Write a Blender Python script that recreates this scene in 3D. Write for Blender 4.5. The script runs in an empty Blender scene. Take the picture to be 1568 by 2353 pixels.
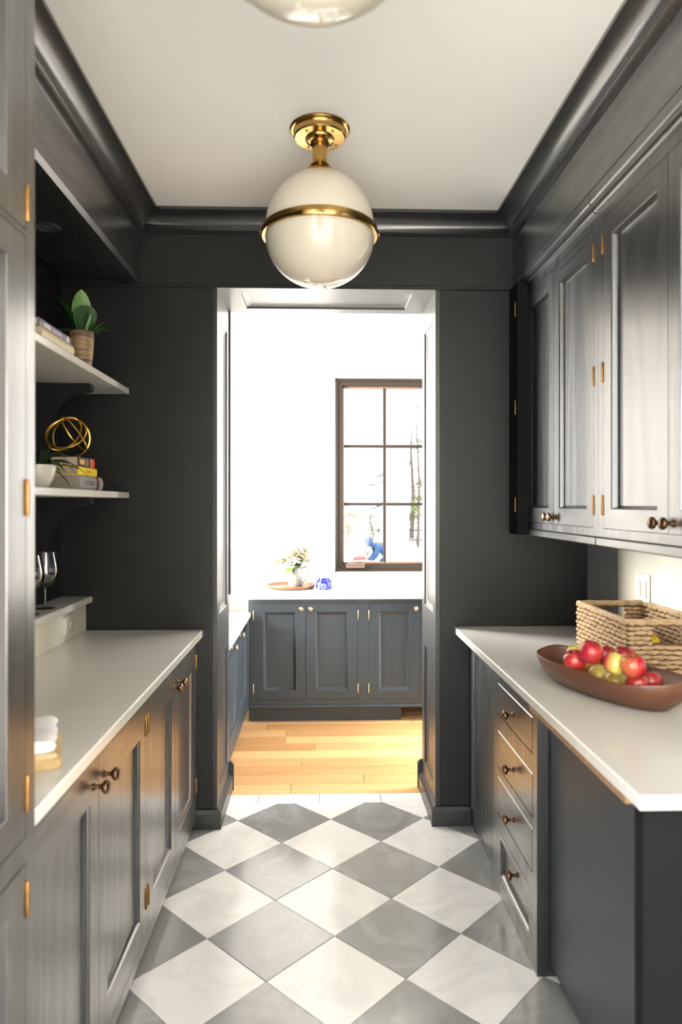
import bpy, bmesh, math, random
from mathutils import Vector, Matrix, noise as mnoise
random.seed(7)
C = bpy.context.scene.collection
sc = bpy.context.scene
PI = math.pi

# ------------------------------------------------------------------ camera
EYE = 1.4914
YAW = 0.03095
FPX = 1573.65
cd = bpy.data.cameras.new('camera'); cam = bpy.data.objects.new('camera', cd); C.objects.link(cam)
cam.location = (0, 0, EYE); cam.rotation_euler = (PI / 2, 0, -YAW)
cd.sensor_fit = 'VERTICAL'; cd.sensor_height = 36.0; cd.sensor_width = 36.0 * 1568 / 2353
cd.lens = 36.0 * FPX / 2353
cd.shift_y = -18.5 / 2353
cd.clip_start = 0.02; cd.clip_end = 300
cd.dof.use_dof = True; cd.dof.focus_distance = 3.9; cd.dof.aperture_fstop = 2.6
sc.camera = cam

# ------------------------------------------------------------------ world, lights, exposure
w = bpy.data.worlds.new('sky'); sc.world = w; w.use_nodes = True
bg = w.node_tree.nodes['Background']
bg.inputs[0].default_value = (0.90, 0.95, 1.0, 1); bg.inputs[1].default_value = 5.0

def area(name, loc, rot, sx, sy, power, col):
    l = bpy.data.lights.new(name, 'AREA'); l.shape = 'RECTANGLE'; l.size = sx; l.size_y = sy
    l.energy = power; l.color = col
    o = bpy.data.objects.new(name, l); C.objects.link(o); o.location = loc; o.rotation_euler = rot
    return o
# daylight at the far room's side window (over the desk), its wide glazed side; plus added fill lamps at invented kitchen windows behind the viewer
area('window_or_fill_light', (-1.16, 4.45, 1.70), (0, -PI / 2, 0), 1.5, 1.05, 480, (1.0, 0.97, 0.92))
area('window_or_fill_light', (3.46, 4.45, 1.45), (0, PI / 2, 0), 2.4, 1.5, 560, (0.93, 0.96, 1.0))
area('window_or_fill_light', (-2.68, -2.30, 1.45), (0, -PI / 2, 0), 2.2, 1.5, 860, (0.80, 0.90, 1.0))
area('window_or_fill_light', (3.48, -2.30, 1.45), (0, PI / 2, 0), 2.2, 1.5, 950, (1.0, 0.91, 0.79))

sc.view_settings.view_transform = 'Standard'
try: sc.view_settings.look = 'None'
except Exception: pass
sc.view_settings.gamma = 1.0
sc.view_settings.use_curve_mapping = False
sc.view_settings.exposure = 0.10
cy = sc.cycles
cy.use_denoising = True
cy.max_bounces = 10; cy.diffuse_bounces = 6; cy.glossy_bounces = 5; cy.transmission_bounces = 8; cy.transparent_max_bounces = 12
cy.caustics_reflective = False; cy.caustics_refractive = False
cy.sample_clamp_indirect = 6.0

# ------------------------------------------------------------------ materials
def newmat(name):
    m = bpy.data.materials.new(name); m.use_nodes = True
    nt = m.node_tree
    return m, nt, nt.nodes['Principled BSDF']
def N(nt, t, **kw):
    n = nt.nodes.new(t)
    for k, v in kw.items():
        if k in n.inputs.keys() if hasattr(n.inputs, 'keys') else False: n.inputs[k].default_value = v
        else: setattr(n, k, v)
    return n
def simple(name, col, rough=0.5, metal=0.0, coat=0.0, spec=0.5, noise=0.0, nscale=30):
    m, nt, b = newmat(name)
    b.inputs['Base Color'].default_value = (*col, 1); b.inputs['Roughness'].default_value = rough
    b.inputs['Metallic'].default_value = metal; b.inputs['Coat Weight'].default_value = coat
    b.inputs['Specular IOR Level'].default_value = spec
    if noise:
        co, _ = coords(nt, (1, 1, 1))
        n = nt.nodes.new('ShaderNodeTexNoise'); n.inputs['Scale'].default_value = nscale
        nt.links.new(co, n.inputs['Vector'])
        mx = mixc(nt, n.outputs[0], tuple(c * (1 - noise) for c in col), tuple(min(1, c * (1 + noise)) for c in col))
        nt.links.new(mx, b.inputs['Base Color'])
    return m
def coords(nt, scale, rnd=True):
    tc = nt.nodes.new('ShaderNodeTexCoord'); mp = nt.nodes.new('ShaderNodeMapping')
    mp.inputs['Scale'].default_value = scale
    oi = nt.nodes.new('ShaderNodeObjectInfo')
    if rnd:
        va = nt.nodes.new('ShaderNodeVectorMath'); va.operation = 'MULTIPLY_ADD'
        cx = nt.nodes.new('ShaderNodeCombineXYZ')
        for i in range(3): nt.links.new(oi.outputs['Random'], cx.inputs[i])
        nt.links.new(cx.outputs[0], va.inputs[0]); va.inputs[1].default_value = (17, 23, 31)
        nt.links.new(tc.outputs['Object'], va.inputs[2])
        nt.links.new(va.outputs[0], mp.inputs['Vector'])
    else:
        nt.links.new(tc.outputs['Object'], mp.inputs['Vector'])
    return mp.outputs[0], oi.outputs['Random']
def mixc(nt, fac, a, b):
    mx = nt.nodes.new('ShaderNodeMix'); mx.data_type = 'RGBA'
    if fac is not None:
        if isinstance(fac, (int, float)): mx.inputs[0].default_value = fac
        else: nt.links.new(fac, mx.inputs[0])
    for v, i in ((a, 6), (b, 7)):
        if isinstance(v, tuple): mx.inputs[i].default_value = (*v, 1)
        else: nt.links.new(v, mx.inputs[i])
    return mx.outputs[2]
def ramp(nt, fac, stops):
    r = nt.nodes.new('ShaderNodeValToRGB'); e = r.color_ramp.elements
    while len(e) < len(stops): e.new(0.5)
    for el, (p, c) in zip(e, stops): el.position = p; el.color = (*c, 1) if isinstance(c, tuple) else (c, c, c, 1)
    nt.links.new(fac, r.inputs[0]); return r.outputs[0]
def maprange(nt, v, a, b, c, d):
    n = nt.nodes.new('ShaderNodeMapRange'); nt.links.new(v, n.inputs[0])
    for i, x in enumerate((a, b, c, d)): n.inputs[i + 1].default_value = x
    return n.outputs[0]
def bump(nt, b, h, strength, dist):
    n = nt.nodes.new('ShaderNodeBump'); n.inputs['Strength'].default_value = strength; n.inputs['Distance'].default_value = dist
    nt.links.new(h, n.inputs['Height']); nt.links.new(n.outputs[0], b.inputs['Normal'])
def math_(nt, op, a, b=None):
    n = nt.nodes.new('ShaderNodeMath'); n.operation = op
    for i, v in enumerate((a, b)):
        if v is None: continue
        if isinstance(v, (int, float)): n.inputs[i].default_value = v
        else: nt.links.new(v, n.inputs[i])
    return n.outputs[0]

PAINT = (0.0120, 0.0124, 0.0130)
def paint(name, grain, rough=0.36, strength=0.35, base=PAINT):
    """charcoal paint over open oak; grain: axis along which the pores run"""
    m, nt, b = newmat(name)
    s = {'z': (1, 1, .09), 'x': (.09, 1, 1), 'y': (1, .09, 1)}[grain]
    co, rnd = coords(nt, s)
    n1 = nt.nodes.new('ShaderNodeTexNoise'); n1.inputs['Scale'].default_value = 5.0; n1.inputs['Detail'].default_value = 1.5
    nt.links.new(co, n1.inputs['Vector'])
    rings = math_(nt, 'SINE', math_(nt, 'MULTIPLY', n1.outputs[0], 62.0))
    n2 = nt.nodes.new('ShaderNodeTexNoise'); n2.inputs['Scale'].default_value = 190; n2.inputs['Detail'].default_value = 2
    nt.links.new(co, n2.inputs['Vector'])
    h = math_(nt, 'ADD', math_(nt, 'MULTIPLY', rings, .26), n2.outputs[0])
    col = mixc(nt, maprange(nt, h, 0.2, 0.9, 0, 1), tuple(c * .86 for c in base), tuple(c * 1.16 for c in base))
    nt.links.new(col, b.inputs['Base Color'])
    nt.links.new(maprange(nt, h, 0.1, 0.9, rough + .07, rough - .05), b.inputs['Roughness'])
    b.inputs['Specular IOR Level'].default_value = 0.75; b.inputs['Coat Weight'].default_value = 1.0; b.inputs['Coat IOR'].default_value = 1.7; b.inputs['Coat Roughness'].default_value = .24
    bump(nt, b, h, strength, 0.0012)
    return m
P_V = paint('charcoal_paint_upright_grain', 'z')
P_H = paint('charcoal_paint_level_grain', 'x')
P_Y = paint('charcoal_paint_long_grain', 'y')
P_S = simple('charcoal_paint_smooth', PAINT, rough=0.45, noise=.06, nscale=6, spec=.3)
P_J = simple('charcoal_paint_gloss', PAINT, rough=0.42, coat=.40, noise=.06, nscale=6, spec=.45)
P_J.node_tree.nodes['Principled BSDF'].inputs['Coat IOR'].default_value = 1.5; P_J.node_tree.nodes['Principled BSDF'].inputs['Coat Roughness'].default_value = .30
P_B = simple('blue_charcoal_paint', (0.018, 0.027, 0.034), rough=0.42, noise=.08, nscale=20, spec=.5)

def marble(name, base, vein, rough, amount):
    m, nt, b = newmat(name)
    co, rnd = coords(nt, (1, 1, 1))
    n = nt.nodes.new('ShaderNodeTexNoise'); n.inputs['Scale'].default_value = 2.6; n.inputs['Detail'].default_value = 7; n.inputs['Distortion'].default_value = 1.3
    nt.links.new(co, n.inputs['Vector'])
    v = ramp(nt, n.outputs[0], [(0.42, 0.0), (0.5, 1.0), (0.57, 0.0)])
    cl = nt.nodes.new('ShaderNodeTexNoise'); cl.inputs['Scale'].default_value = 5; cl.inputs['Detail'].default_value = 4; nt.links.new(co, cl.inputs['Vector'])
    f = math_(nt, 'MULTIPLY', math_(nt, 'MULTIPLY', v, cl.outputs[0]), amount)
    f2 = math_(nt, 'ADD', f, math_(nt, 'MULTIPLY', rnd, amount * .25))
    nt.links.new(mixc(nt, f2, base, vein), b.inputs['Base Color'])
    b.inputs['Roughness'].default_value = rough
    return m
M_TW = marble('white_marble', (0.84, 0.83, 0.81), (0.55, 0.55, 0.56), 0.15, 0.55)
M_TG = marble('grey_marble', (0.235, 0.235, 0.235), (0.40, 0.40, 0.40), 0.14, 0.7)
M_GROUT = simple('grout', (0.45, 0.44, 0.42), .9)
M_CTR = marble('warm_quartz', (0.69, 0.67, 0.62), (0.62, 0.60, 0.56), 0.20, 0.4)
M_WALL = simple('white_wall_paint', (0.86, 0.83, 0.78), .8)
M_CEIL = simple('ceiling_paint', (0.90, 0.885, 0.85), .85)
M_CREAM = marble('cream_splash', (0.78, 0.74, 0.62), (0.74, 0.70, 0.60), 0.28, 0.3)
M_TRIMW = simple('white_trim', (0.8, 0.79, 0.76), .5)
M_BRASS = simple('aged_brass', (0.46, 0.28, 0.09), rough=.20, metal=1.0, noise=.10, nscale=40)
M_GOLD = simple('gold_wire', (0.80, 0.48, 0.08), rough=.28, metal=1.0)
M_BRZ = simple('antique_bronze', (0.20, 0.115, 0.06), rough=.28, metal=1.0, noise=.2, nscale=80)
M_HNG = simple('hinge_brass', (0.27, 0.145, 0.05), rough=.38, metal=1.0, noise=.25, nscale=120)
M_PALEB = simple('pale_brass', (0.85, 0.65, 0.42), rough=.25, metal=1.0)
M_BLACK = simple('black_void', (0.012, 0.012, 0.013), .6)
M_OPAL = simple('opal_glass', (0.64, 0.59, 0.48), rough=.05, spec=.5)
M_RAW = simple('raw_plywood', (0.30, 0.17, 0.08), .7, noise=.3, nscale=60)
M_BRN = simple('brown_window_frame', (0.019, 0.014, 0.010), .5, spec=.2)
M_SASH = simple('tan_sash', (0.13, 0.075, 0.048), .5, spec=.25)
M_PLATE = simple('ivory_plate', (0.82, 0.79, 0.70), .35)

def glassmat(name, tint=(1, 1, 1), refl=0.08):
    m = bpy.data.materials.new(name); m.use_nodes = True; nt = m.node_tree; nt.nodes.clear()
    o = nt.nodes.new('ShaderNodeOutputMaterial'); t = nt.nodes.new('ShaderNodeBsdfTransparent'); t.inputs[0].default_value = (*tint, 1)
    g = nt.nodes.new('ShaderNodeBsdfGlossy'); g.inputs['Roughness'].default_value = .02
    lw = nt.nodes.new('ShaderNodeLayerWeight'); lw.inputs[0].default_value = .25
    mx = nt.nodes.new('ShaderNodeMixShader')
    nt.links.new(maprange(nt, lw.outputs['Fresnel'], 0, 1, refl * .4, 0.9), mx.inputs[0])
    nt.links.new(t.outputs[0], mx.inputs[1]); nt.links.new(g.outputs[0], mx.inputs[2]); nt.links.new(mx.outputs[0], o.inputs[0])
    return m
M_PANE = glassmat('window_glass')
M_WINE = glassmat('wine_glass', (.965, .965, .965), .25)

def wood(name, c1, c2, rough, axis='x', scale=1.0, vary=.5):
    m, nt, b = newmat(name)
    s = {'x': (.12, 1, 1), 'y': (1, .12, 1), 'z': (1, 1, .12)}[axis]
    co, rnd = coords(nt, tuple(v * scale for v in s))
    n = nt.nodes.new('ShaderNodeTexNoise'); n.inputs['Scale'].default_value = 9; n.inputs['Detail'].default_value = 5; n.inputs['Distortion'].default_value = .6
    nt.links.new(co, n.inputs['Vector'])
    n2 = nt.nodes.new('ShaderNodeTexNoise'); n2.inputs['Scale'].default_value = 90; n2.inputs['Detail'].default_value = 2
    nt.links.new(co, n2.inputs['Vector'])
    f = math_(nt, 'ADD', math_(nt, 'MULTIPLY', n.outputs[0], 1.0 - vary), math_(nt, 'ADD', math_(nt, 'MULTIPLY', rnd, vary), math_(nt, 'MULTIPLY', n2.outputs[0], .12)))
    nt.links.new(mixc(nt, maprange(nt, f, .25, .85, 0, 1), c1, c2), b.inputs['Base Color'])
    b.inputs['Roughness'].default_value = rough
    return m
M_PLANK = wood('honey_oak', (0.40, 0.20, 0.075), (0.62, 0.38, 0.17), .32, 'x')
M_BOWL = wood('bowl_wood', (0.085, 0.030, 0.014), (0.145, 0.055, 0.027), .42, 'x', 1.0, .1)
M_TRAY = wood('tray_wood', (0.105, 0.038, 0.012), (0.165, 0.072, 0.027), .5, 'x', 1.0, .1)
M_BARK = simple('bark', (0.10, 0.075, 0.055), .9, noise=.3, nscale=12)

def apple_mat(name, a, b_, th):
    m, nt, b = newmat(name)
    co, rnd = coords(nt, (1, 1, 1))
    n = nt.nodes.new('ShaderNodeTexNoise'); n.inputs['Scale'].default_value = 14; n.inputs['Detail'].default_value = 3
    nt.links.new(co, n.inputs['Vector'])
    tc = nt.nodes.new('ShaderNodeTexCoord'); sp = nt.nodes.new('ShaderNodeSeparateXYZ'); nt.links.new(tc.outputs['Object'], sp.inputs[0])
    g = math_(nt, 'ADD', math_(nt, 'MULTIPLY', sp.outputs[0], 14.0), math_(nt, 'MULTIPLY', math_(nt, 'SUBTRACT', n.outputs[0], .5), .9))
    nt.links.new(mixc(nt, maprange(nt, g, th - .25, th + .25, 0, 1), a, b_), b.inputs['Base Color'])
    b.inputs['Roughness'].default_value = .28; b.inputs['Coat Weight'].default_value = .25
    return m
RED, YEL, ORG = (0.36, 0.012, 0.022), (0.72, 0.58, 0.13), (0.52, 0.12, 0.03)
M_APP = {'red': apple_mat('red_apple_skin', RED, (0.42, 0.035, 0.03), .2), 'blush': apple_mat('blush_apple_skin', RED, (0.50, 0.16, 0.05), .05),
         'green': apple_mat('green_red_apple_skin', YEL, (0.42, 0.03, 0.04), .15), 'yellow': apple_mat('yellow_apple_skin', YEL, (0.52, 0.22, 0.05), .30),
         'orange': apple_mat('orange_apple_skin', ORG, (0.55, 0.25, 0.05), .1)}
M_STEM = simple('brown_stem', (0.06, 0.035, 0.02), .8)
M_WEAVE = simple('seagrass', (0.50, 0.34, 0.19), .75, noise=.55, nscale=38)
M_WEAVED = simple('seagrass_core', (0.12, 0.07, 0.035), .9)
M_LEAF = simple('deep_green_leaf', (0.014, 0.055, 0.010), .38, noise=.3, nscale=20)
M_LEAFL = simple('bright_green_leaf', (0.07, 0.19, 0.015), .4, noise=.2, nscale=25)
M_GRASS = simple('dark_blade_leaf', (0.012, 0.035, 0.010), .45, noise=.3, nscale=30)
M_WHITEC = simple('white_ceramic', (0.58, 0.56, 0.50), .22)
M_JUG = simple('grey_white_ceramic', (0.165, 0.157, 0.136), .22)
M_SOIL = simple('potting_soil', (0.03, 0.02, 0.012), .95, noise=.4, nscale=90)
def stripes(name):
    m, nt, b = newmat(name)
    co, rnd = coords(nt, (.5, .5, 6), False)
    n = nt.nodes.new('ShaderNodeTexNoise'); n.inputs['Scale'].default_value = 9; n.inputs['Detail'].default_value = 2; nt.links.new(co, n.inputs['Vector'])
    nt.links.new(ramp(nt, n.outputs[0], [(.42, (0.10, 0.06, 0.025)), (.52, (0.30, 0.205, 0.10)), (.62, (0.13, 0.08, 0.035))]), b.inputs['Base Color'])
    b.inputs['Roughness'].default_value = .5
    return m
M_POT = stripes('banded_stoneware')

# ------------------------------------------------------------------ mesh builder
class G:
    def __init__(s): s.bm = bmesh.new()
    def face(s, vs, mi=0):
        f = s.bm.faces.new([v if isinstance(v, bmesh.types.BMVert) else s.bm.verts.new(v) for v in vs]); f.material_index = mi; return f
    def box(s, x0, x1, y0, y1, z0, z1, b=0.0, mi=0, seg=1):
        vs = [s.bm.verts.new((x, y, z)) for x in (x0, x1) for y in (y0, y1) for z in (z0, z1)]
        fs = []
        for q in ((0, 1, 3, 2), (4, 6, 7, 5), (0, 4, 5, 1), (2, 3, 7, 6), (0, 2, 6, 4), (1, 5, 7, 3)):
            f = s.bm.faces.new([vs[i] for i in q]); f.material_index = mi; fs.append(f)
        if b:
            es = list({e for f in fs for e in f.edges})
            r = bmesh.ops.bevel(s.bm, geom=es, offset=b, segments=seg, affect='EDGES', profile=.5, clamp_overlap=True)
            for f in r['faces']: f.material_index = mi
        return s
    def lathe(s, prof, seg=24, o=(0, 0, 0), axis='z', mi=0, scale=(1, 1)):
        o = Vector(o); rings = []
        for r, h in prof:
            if r < 1e-6:
                p = {'z': (0, 0, h), 'y': (0, h, 0), 'x': (h, 0, 0)}[axis]; rings.append([s.bm.verts.new(o + Vector(p))])
            else:
                ring = []
                for k in range(seg):
                    a = 2 * PI * k / seg; u, v = r * math.cos(a) * scale[0], r * math.sin(a) * scale[1]
                    p = {'z': (u, v, h), 'y': (v, h, u), 'x': (h, u, v)}[axis]; ring.append(s.bm.verts.new(o + Vector(p)))
                rings.append(ring)
        for A, B in zip(rings, rings[1:]):
            for k in range(seg):
                a, b = A[k % len(A)], A[(k + 1) % len(A)]; c, d = B[(k + 1) % len(B)], B[k % len(B)]
                vs = []
                for v in (a, b, c, d):
                    if v not in vs: vs.append(v)
                if len(vs) > 2:
                    try: s.bm.faces.new(vs).material_index = mi
                    except ValueError: pass
        return s
    def tube(s, pts, r, seg=8, closed=False, mi=0, flat=None):
        pts = [Vector(p) for p in pts]; n = len(pts); rs = r if isinstance(r, (list, tuple)) else [r] * n
        rings = []; prev = None
        for i, p in enumerate(pts):
            if closed: t = pts[(i + 1) % n] - pts[i - 1]
            else: t = pts[min(i + 1, n - 1)] - pts[max(i - 1, 0)]
            t.normalize()
            if prev is None:
                up = Vector((0, 0, 1)) if abs(t.z) < .9 else Vector((1, 0, 0))
                nrm = up.cross(t).normalized()
            else:
                nrm = (prev - t * prev.dot(t)).normalized()
            prev = nrm; bn = t.cross(nrm)
            rings.append([s.bm.verts.new(p + (nrm * math.cos(2 * PI * k / seg) + bn * math.sin(2 * PI * k / seg) * (flat or 1)) * rs[i]) for k in range(seg)])
        m = n if closed else n - 1
        for i in range(m):
            A, B = rings[i], rings[(i + 1) % n]
            off = 0
            if closed and i == n - 1:
                off = min(range(seg), key=lambda q: sum((A[k].co - B[(k + q) % seg].co).length for k in range(seg)))
            for k in range(seg):
                s.bm.faces.new([A[k], A[(k + 1) % seg], B[(k + 1 + off) % seg], B[(k + off) % seg]]).material_index = mi
        if not closed:
            s.bm.faces.new(list(reversed(rings[0]))).material_index = mi; s.bm.faces.new(rings[-1]).material_index = mi
        return s
    def loft(s, loops, closed=True, mi=0, cap=True):
        R = [[s.bm.verts.new(p) for p in L] for L in loops]
        n = len(R[0])
        for A, B in zip(R, R[1:]):
            for k in range(n if closed else n - 1):
                s.bm.faces.new([A[k], A[(k + 1) % n], B[(k + 1) % n], B[k]]).material_index = mi
        if cap and closed:
            s.bm.faces.new(list(reversed(R[0]))).material_index = mi; s.bm.faces.new(R[-1]).material_index = mi
        return s
    def framed(s, w, h, holes, t=.02, depth=.011, mould=.018, yf=0.0, xs_h=None):
        """slab w x h (x,z), front at y=yf facing -y, with moulded rectangular openings (x0,x1,z0,z1); rails get material 1"""
        xs = sorted({0, w} | {v for q in holes for v in q[:2]}); zs = sorted({0, h} | {v for q in holes for v in q[2:]})
        V = {}
        def v(x, z, y):
            k = (round(x, 5), round(z, 5), round(y, 5))
            if k not in V: V[k] = s.bm.verts.new((x, y, z))
            return V[k]
        hx = [q[:2] for q in holes]
        for a, b in zip(xs, xs[1:]):
            for c, d in zip(zs, zs[1:]):
                mx, mz = (a + b) / 2, (c + d) / 2
                if any(q[0] < mx < q[1] and q[2] < mz < q[3] for q in holes): continue
                rail = any(q[0] < mx < q[1] for q in hx)
                s.bm.faces.new([v(a, c, yf), v(b, c, yf), v(b, d, yf), v(a, d, yf)]).material_index = 1 if rail else 0
        # back and edges
        B = [v(0, 0, yf + t), v(w, 0, yf + t), v(w, h, yf + t), v(0, h, yf + t)]
        s.bm.faces.new(list(reversed(B)))
        def edge(pts, mi=0):
            f = s.bm.faces.new(pts); f.material_index = mi
        bx = [v(x, 0, yf) for x in xs]; edge([B[1], *reversed(bx), B[0]][0:1] + [B[0]] + bx)
        tx = [v(x, h, yf) for x in xs]; edge([B[3], B[2]] + list(reversed(tx)))
        lz = [v(0, z, yf) for z in zs]; edge([B[0], B[3]] + list(reversed(lz)))
        rz = [v(w, z, yf) for z in zs]; edge([B[2], B[1]] + rz)
        for (a, b, c, d) in holes:
            steps = [(0, 0), (.003, .003), (.004, .006), (mould * .7, depth * .85), (mould, depth)] if mould > .008 else [(0, 0), (.0008, .001), (.0012, depth * .6), (mould, depth)]
            prev = None
            for (ins, dy) in steps:
                # ring subdivided only at corners
                ring = [Vector((a + ins, yf + dy, c + ins)), Vector((b - ins, yf + dy, c + ins)), Vector((b - ins, yf + dy, d - ins)), Vector((a + ins, yf + dy, d - ins))]
                ring = [s.bm.verts.new(p) for p in ring]
                if prev:
                    for k in range(4):
                        s.bm.faces.new([prev[k], prev[(k + 1) % 4], ring[(k + 1) % 4], ring[k]]).material_index = 1 if k in (0, 2) else 0
                prev = ring
        return s
    def mesh(s, name, mats, angle=35):
        me = bpy.data.meshes.new(name); bmesh.ops.recalc_face_normals(s.bm, faces=s.bm.faces[:]) if angle is not None else None
        s.bm.to_mesh(me); s.bm.free()
        for m in (mats if isinstance(mats, (list, tuple)) else [mats]): me.materials.append(m)
        if angle:
            me.polygons.foreach_set('use_smooth', [True] * len(me.polygons))
            me.set_sharp_from_angle(angle=math.radians(angle))
        return me
    def ob(s, name, mats, parent=None, loc=(0, 0, 0), rot=(0, 0, 0), angle=35):
        return put(name, s.mesh(name, mats, angle), parent, loc, rot)
def put(name, me, parent=None, loc=(0, 0, 0), rot=(0, 0, 0)):
    o = bpy.data.objects.new(name, me); C.objects.link(o); o.location = loc; o.rotation_euler = rot
    if parent is not None: o.parent = parent
    return o
def tag(o, label=None, cat=None, group=None, kind=None):
    if label: o['label'] = label
    if cat: o['category'] = cat
    if group: o['group'] = group
    if kind: o['kind'] = kind
    return o
def thing(name, label, cat, loc=(0, 0, 0), rz=0.0, group=None):
    o = put(name, None, None, loc, (0, 0, rz)); o.empty_display_size = .05
    return tag(o, label, cat, group)
def struct(o): o['kind'] = 'structure'; return o

# shared hardware meshes
def knob_me(name, mat, k=1.0):
    g = G(); g.lathe([(0, 0), (.0085 * k, 0), (.009 * k, -.003 * k), (.0055 * k, -.006 * k), (.005 * k, -.014 * k), (.0075 * k, -.018 * k), (.0135 * k, -.022 * k), (.0155 * k, -.027 * k), (.0145 * k, -.031 * k), (.009 * k, -.0345 * k), (0, -.0355 * k)], 20, axis='y')
    return g.mesh(name, mat, 40)
KNOB = knob_me('knob', M_BRZ, 1.12)
KNOBP = knob_me('knob', M_PALEB, 1.0)
def hinge_me(mat):
    g = G(); g.lathe([(0, -.034), (.003, -.033), (.0035, -.029), (.0038, -.028), (.0038, -.010), (.0032, -.0095), (.0038, -.009), (.0038, .009), (.0032, .0095), (.0038, .010), (.0038, .028), (.0035, .029), (.003, .033), (0, .034)], 10)
    return g.mesh('hinge', mat, 40)
HINGE = hinge_me(M_HNG); HINGEP = hinge_me(M_PALEB)

def door(parent, x, z, w, h, stile=.066, top=.07, bot=.075, knob=None, hinges=(), hside=None, knobm=None, hingem=None, mats=None, t=.02, depth=.012, y=0.0, name='door', mould=.018):
    """framed door, lower-left at (x,z) on the cabinet's face; knob in door coords"""
    mats = mats or [P_V, P_H]
    hole = (stile, w - stile, bot, h - top)
    d = G().framed(w, h, [hole], t=t, depth=depth, mould=mould).ob(name, mats, parent, (x, y, z))
    i = mould
    G().box(hole[0] + i - .002, hole[1] - i + .002, depth - .0005, depth + .005, hole[2] + i - .002, hole[3] - i + .002).ob('panel', mats[0], d)
    if knob: put('knob', knobm or KNOB, d, (knob[0], 0, knob[1]))
    for hz in hinges:
        put('hinge', hingem or HINGE, d, (-.0035 if hside == 'l' else w + .0035, -.002, hz - z))
    return d

# ================================================================== SETTING
XL, XR, YW, YB, ZC = -1.184, 1.265, 3.17, 3.58, 2.82
OX0, OX1, OZ = -.473, .538, 2.488            # the doorway
# ---- floor
floor = struct(G().box(-2.6, 3.4, -3.4, 5.4, -.06, -.012).ob('floor', M_GROUT, angle=None))
def clip(poly, x0, x1, y0, y1):
    for ax, lim, sg in ((0, x0, 1), (0, x1, -1), (1, y0, 1), (1, y1, -1)):
        out = []
        for i in range(len(poly)):
            p, q = poly[i], poly[(i + 1) % len(poly)]
            dp, dq = (p[ax] - lim) * sg, (q[ax] - lim) * sg
            if dp >= 0: out.append(p)
            if dp * dq < 0:
                k = dp / (dp - dq); out.append((p[0] + (q[0] - p[0]) * k, p[1] + (q[1] - p[1]) * k))
        poly = out
        if not poly: return []
    return poly
def tile(poly, mat, top=0.0, name='tile'):
    cx = sum(p[0] for p in poly) / len(poly); cyy = sum(p[1] for p in poly) / len(poly)
    g = G(); L = lambda z, s: [((p[0] - cx) * s, (p[1] - cyy) * s, z) for p in poly]
    g.loft([L(-.012, 1), L(top - .0012, 1), L(top, .994)])
    return g.ob(name, mat, floor, (cx, cyy, 0), angle=None)
D = .31 * math.sqrt(2); TX, TY = .0516, 3.2407; hh = D / 2 - .0016
for i in range(-4, 5):
    for j in range(-1, 8):
        for mat, cx, cyy in ((M_TG, TX + (i + .5) * D, TY - j * D), (M_TW, TX + i * D, TY - (j + .5) * D)):
            p = clip([(cx - hh, cyy), (cx, cyy - hh), (cx + hh, cyy), (cx, cyy + hh)], -.70, .80, .55, 3.413)
            if len(p) > 2: tile(p, mat)
for k in range(5):
    tile([(-.62 + k * .31, 3.416), (-.313 + k * .31, 3.416), (-.313 + k * .31, 3.522), (-.62 + k * .31, 3.522)], M_TW)
rp = random.Random(3)
yy = 3.524; r = 0
while yy < 5.28:
    x = -1.1 - rp.random() * .5
    while x < 3.4:
        L = rp.uniform(.55, 1.5)
        a, b = max(x, -1.1), min(x + L - .0015, 3.4)
        if b - a > .03: tile([(a, yy), (b, yy), (b, min(yy + .1235, 5.3)), (a, min(yy + .1235, 5.3))], M_PLANK, 0, 'plank')
        x += L
    yy += .125; r += 1
G().box(-2.6, 3.4, -3.4, .548, -.012, 0).ob('kitchen_slabs', M_TW, floor, angle=None)
# ---- walls
g = G()
g.box(XL, OX0 - .021, YW, YB, 0, 2.95); g.box(OX1 + .021, 1.40, YW, YB, 0, 2.95); g.box(OX0 - .021, OX1 + .021, YW, YB, OZ + .021, 2.95)
wall_end = struct(g.ob('wall_back', P_S, angle=None))
G().box(XL, XR, YW - .012, YW, 2.485, 2.502, .003).ob('bead', P_S, wall_end)
G().box(-.822, .90, YW - .006, YW, 2.502, 2.74).ob('frieze', P_S, wall_end)
struct(G().box(XL - .12, XL, -0.2, YB, 0, ZC + .13).ob('wall_left', P_S, angle=None))
wr = struct(G().box(XR, XR + .135, -0.2, YW, 0, ZC + .13).ob('wall_right', P_S, angle=None))
G().box(XR - .012, XR - .0005, 2.8405, YW - .001, .921, 1.40).ob('wall_strip', simple('mid_grey', (.21, .215, .22), .45), wr)  # strip in a paler grey than the charcoal walls
G().box(XR - .012, XR, 1.25, 2.84, .921, 1.40).ob('backsplash', M_CREAM, wr)
struct(G().box(-2.6, 3.4, -3.4, YW + .02, ZC, ZC + .1).ob('ceiling', M_CEIL, angle=None))
# far room shell
struct(G().box(-1.22, 3.4, YW + .02, 5.42, 2.95, 3.05).ob('ceiling_far', M_CEIL, angle=None))
def wall_with_hole(name, mat, fixed, a0, a1, z0, z1, holes, axis):
    g = G(); f0, f1 = fixed
    xs = sorted({a0, a1} | {v for h in holes for v in h[:2]}); zs = sorted({z0, z1} | {v for h in holes for v in h[2:]})
    for a, b in zip(xs, xs[1:]):
        for c, d in zip(zs, zs[1:]):
            mx, mz = (a + b) / 2, (c + d) / 2
            if any(h[0] < mx < h[1] and h[2] < mz < h[3] for h in holes): continue
            if axis == 'x': g.box(a, b, f0, f1, c, d)
            else: g.box(f0, f1, a, b, c, d)
    return struct(g.ob(name, mat, angle=None))
WX0, WX1, WZ0, WZ1 = .118, .892, .968, 2.462
wall_with_hole('wall_far', M_WALL, (5.28, 5.42), -1.22, 3.4, 0, 2.95, [(WX0, WX1, WZ0, WZ1)], 'x')
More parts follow.
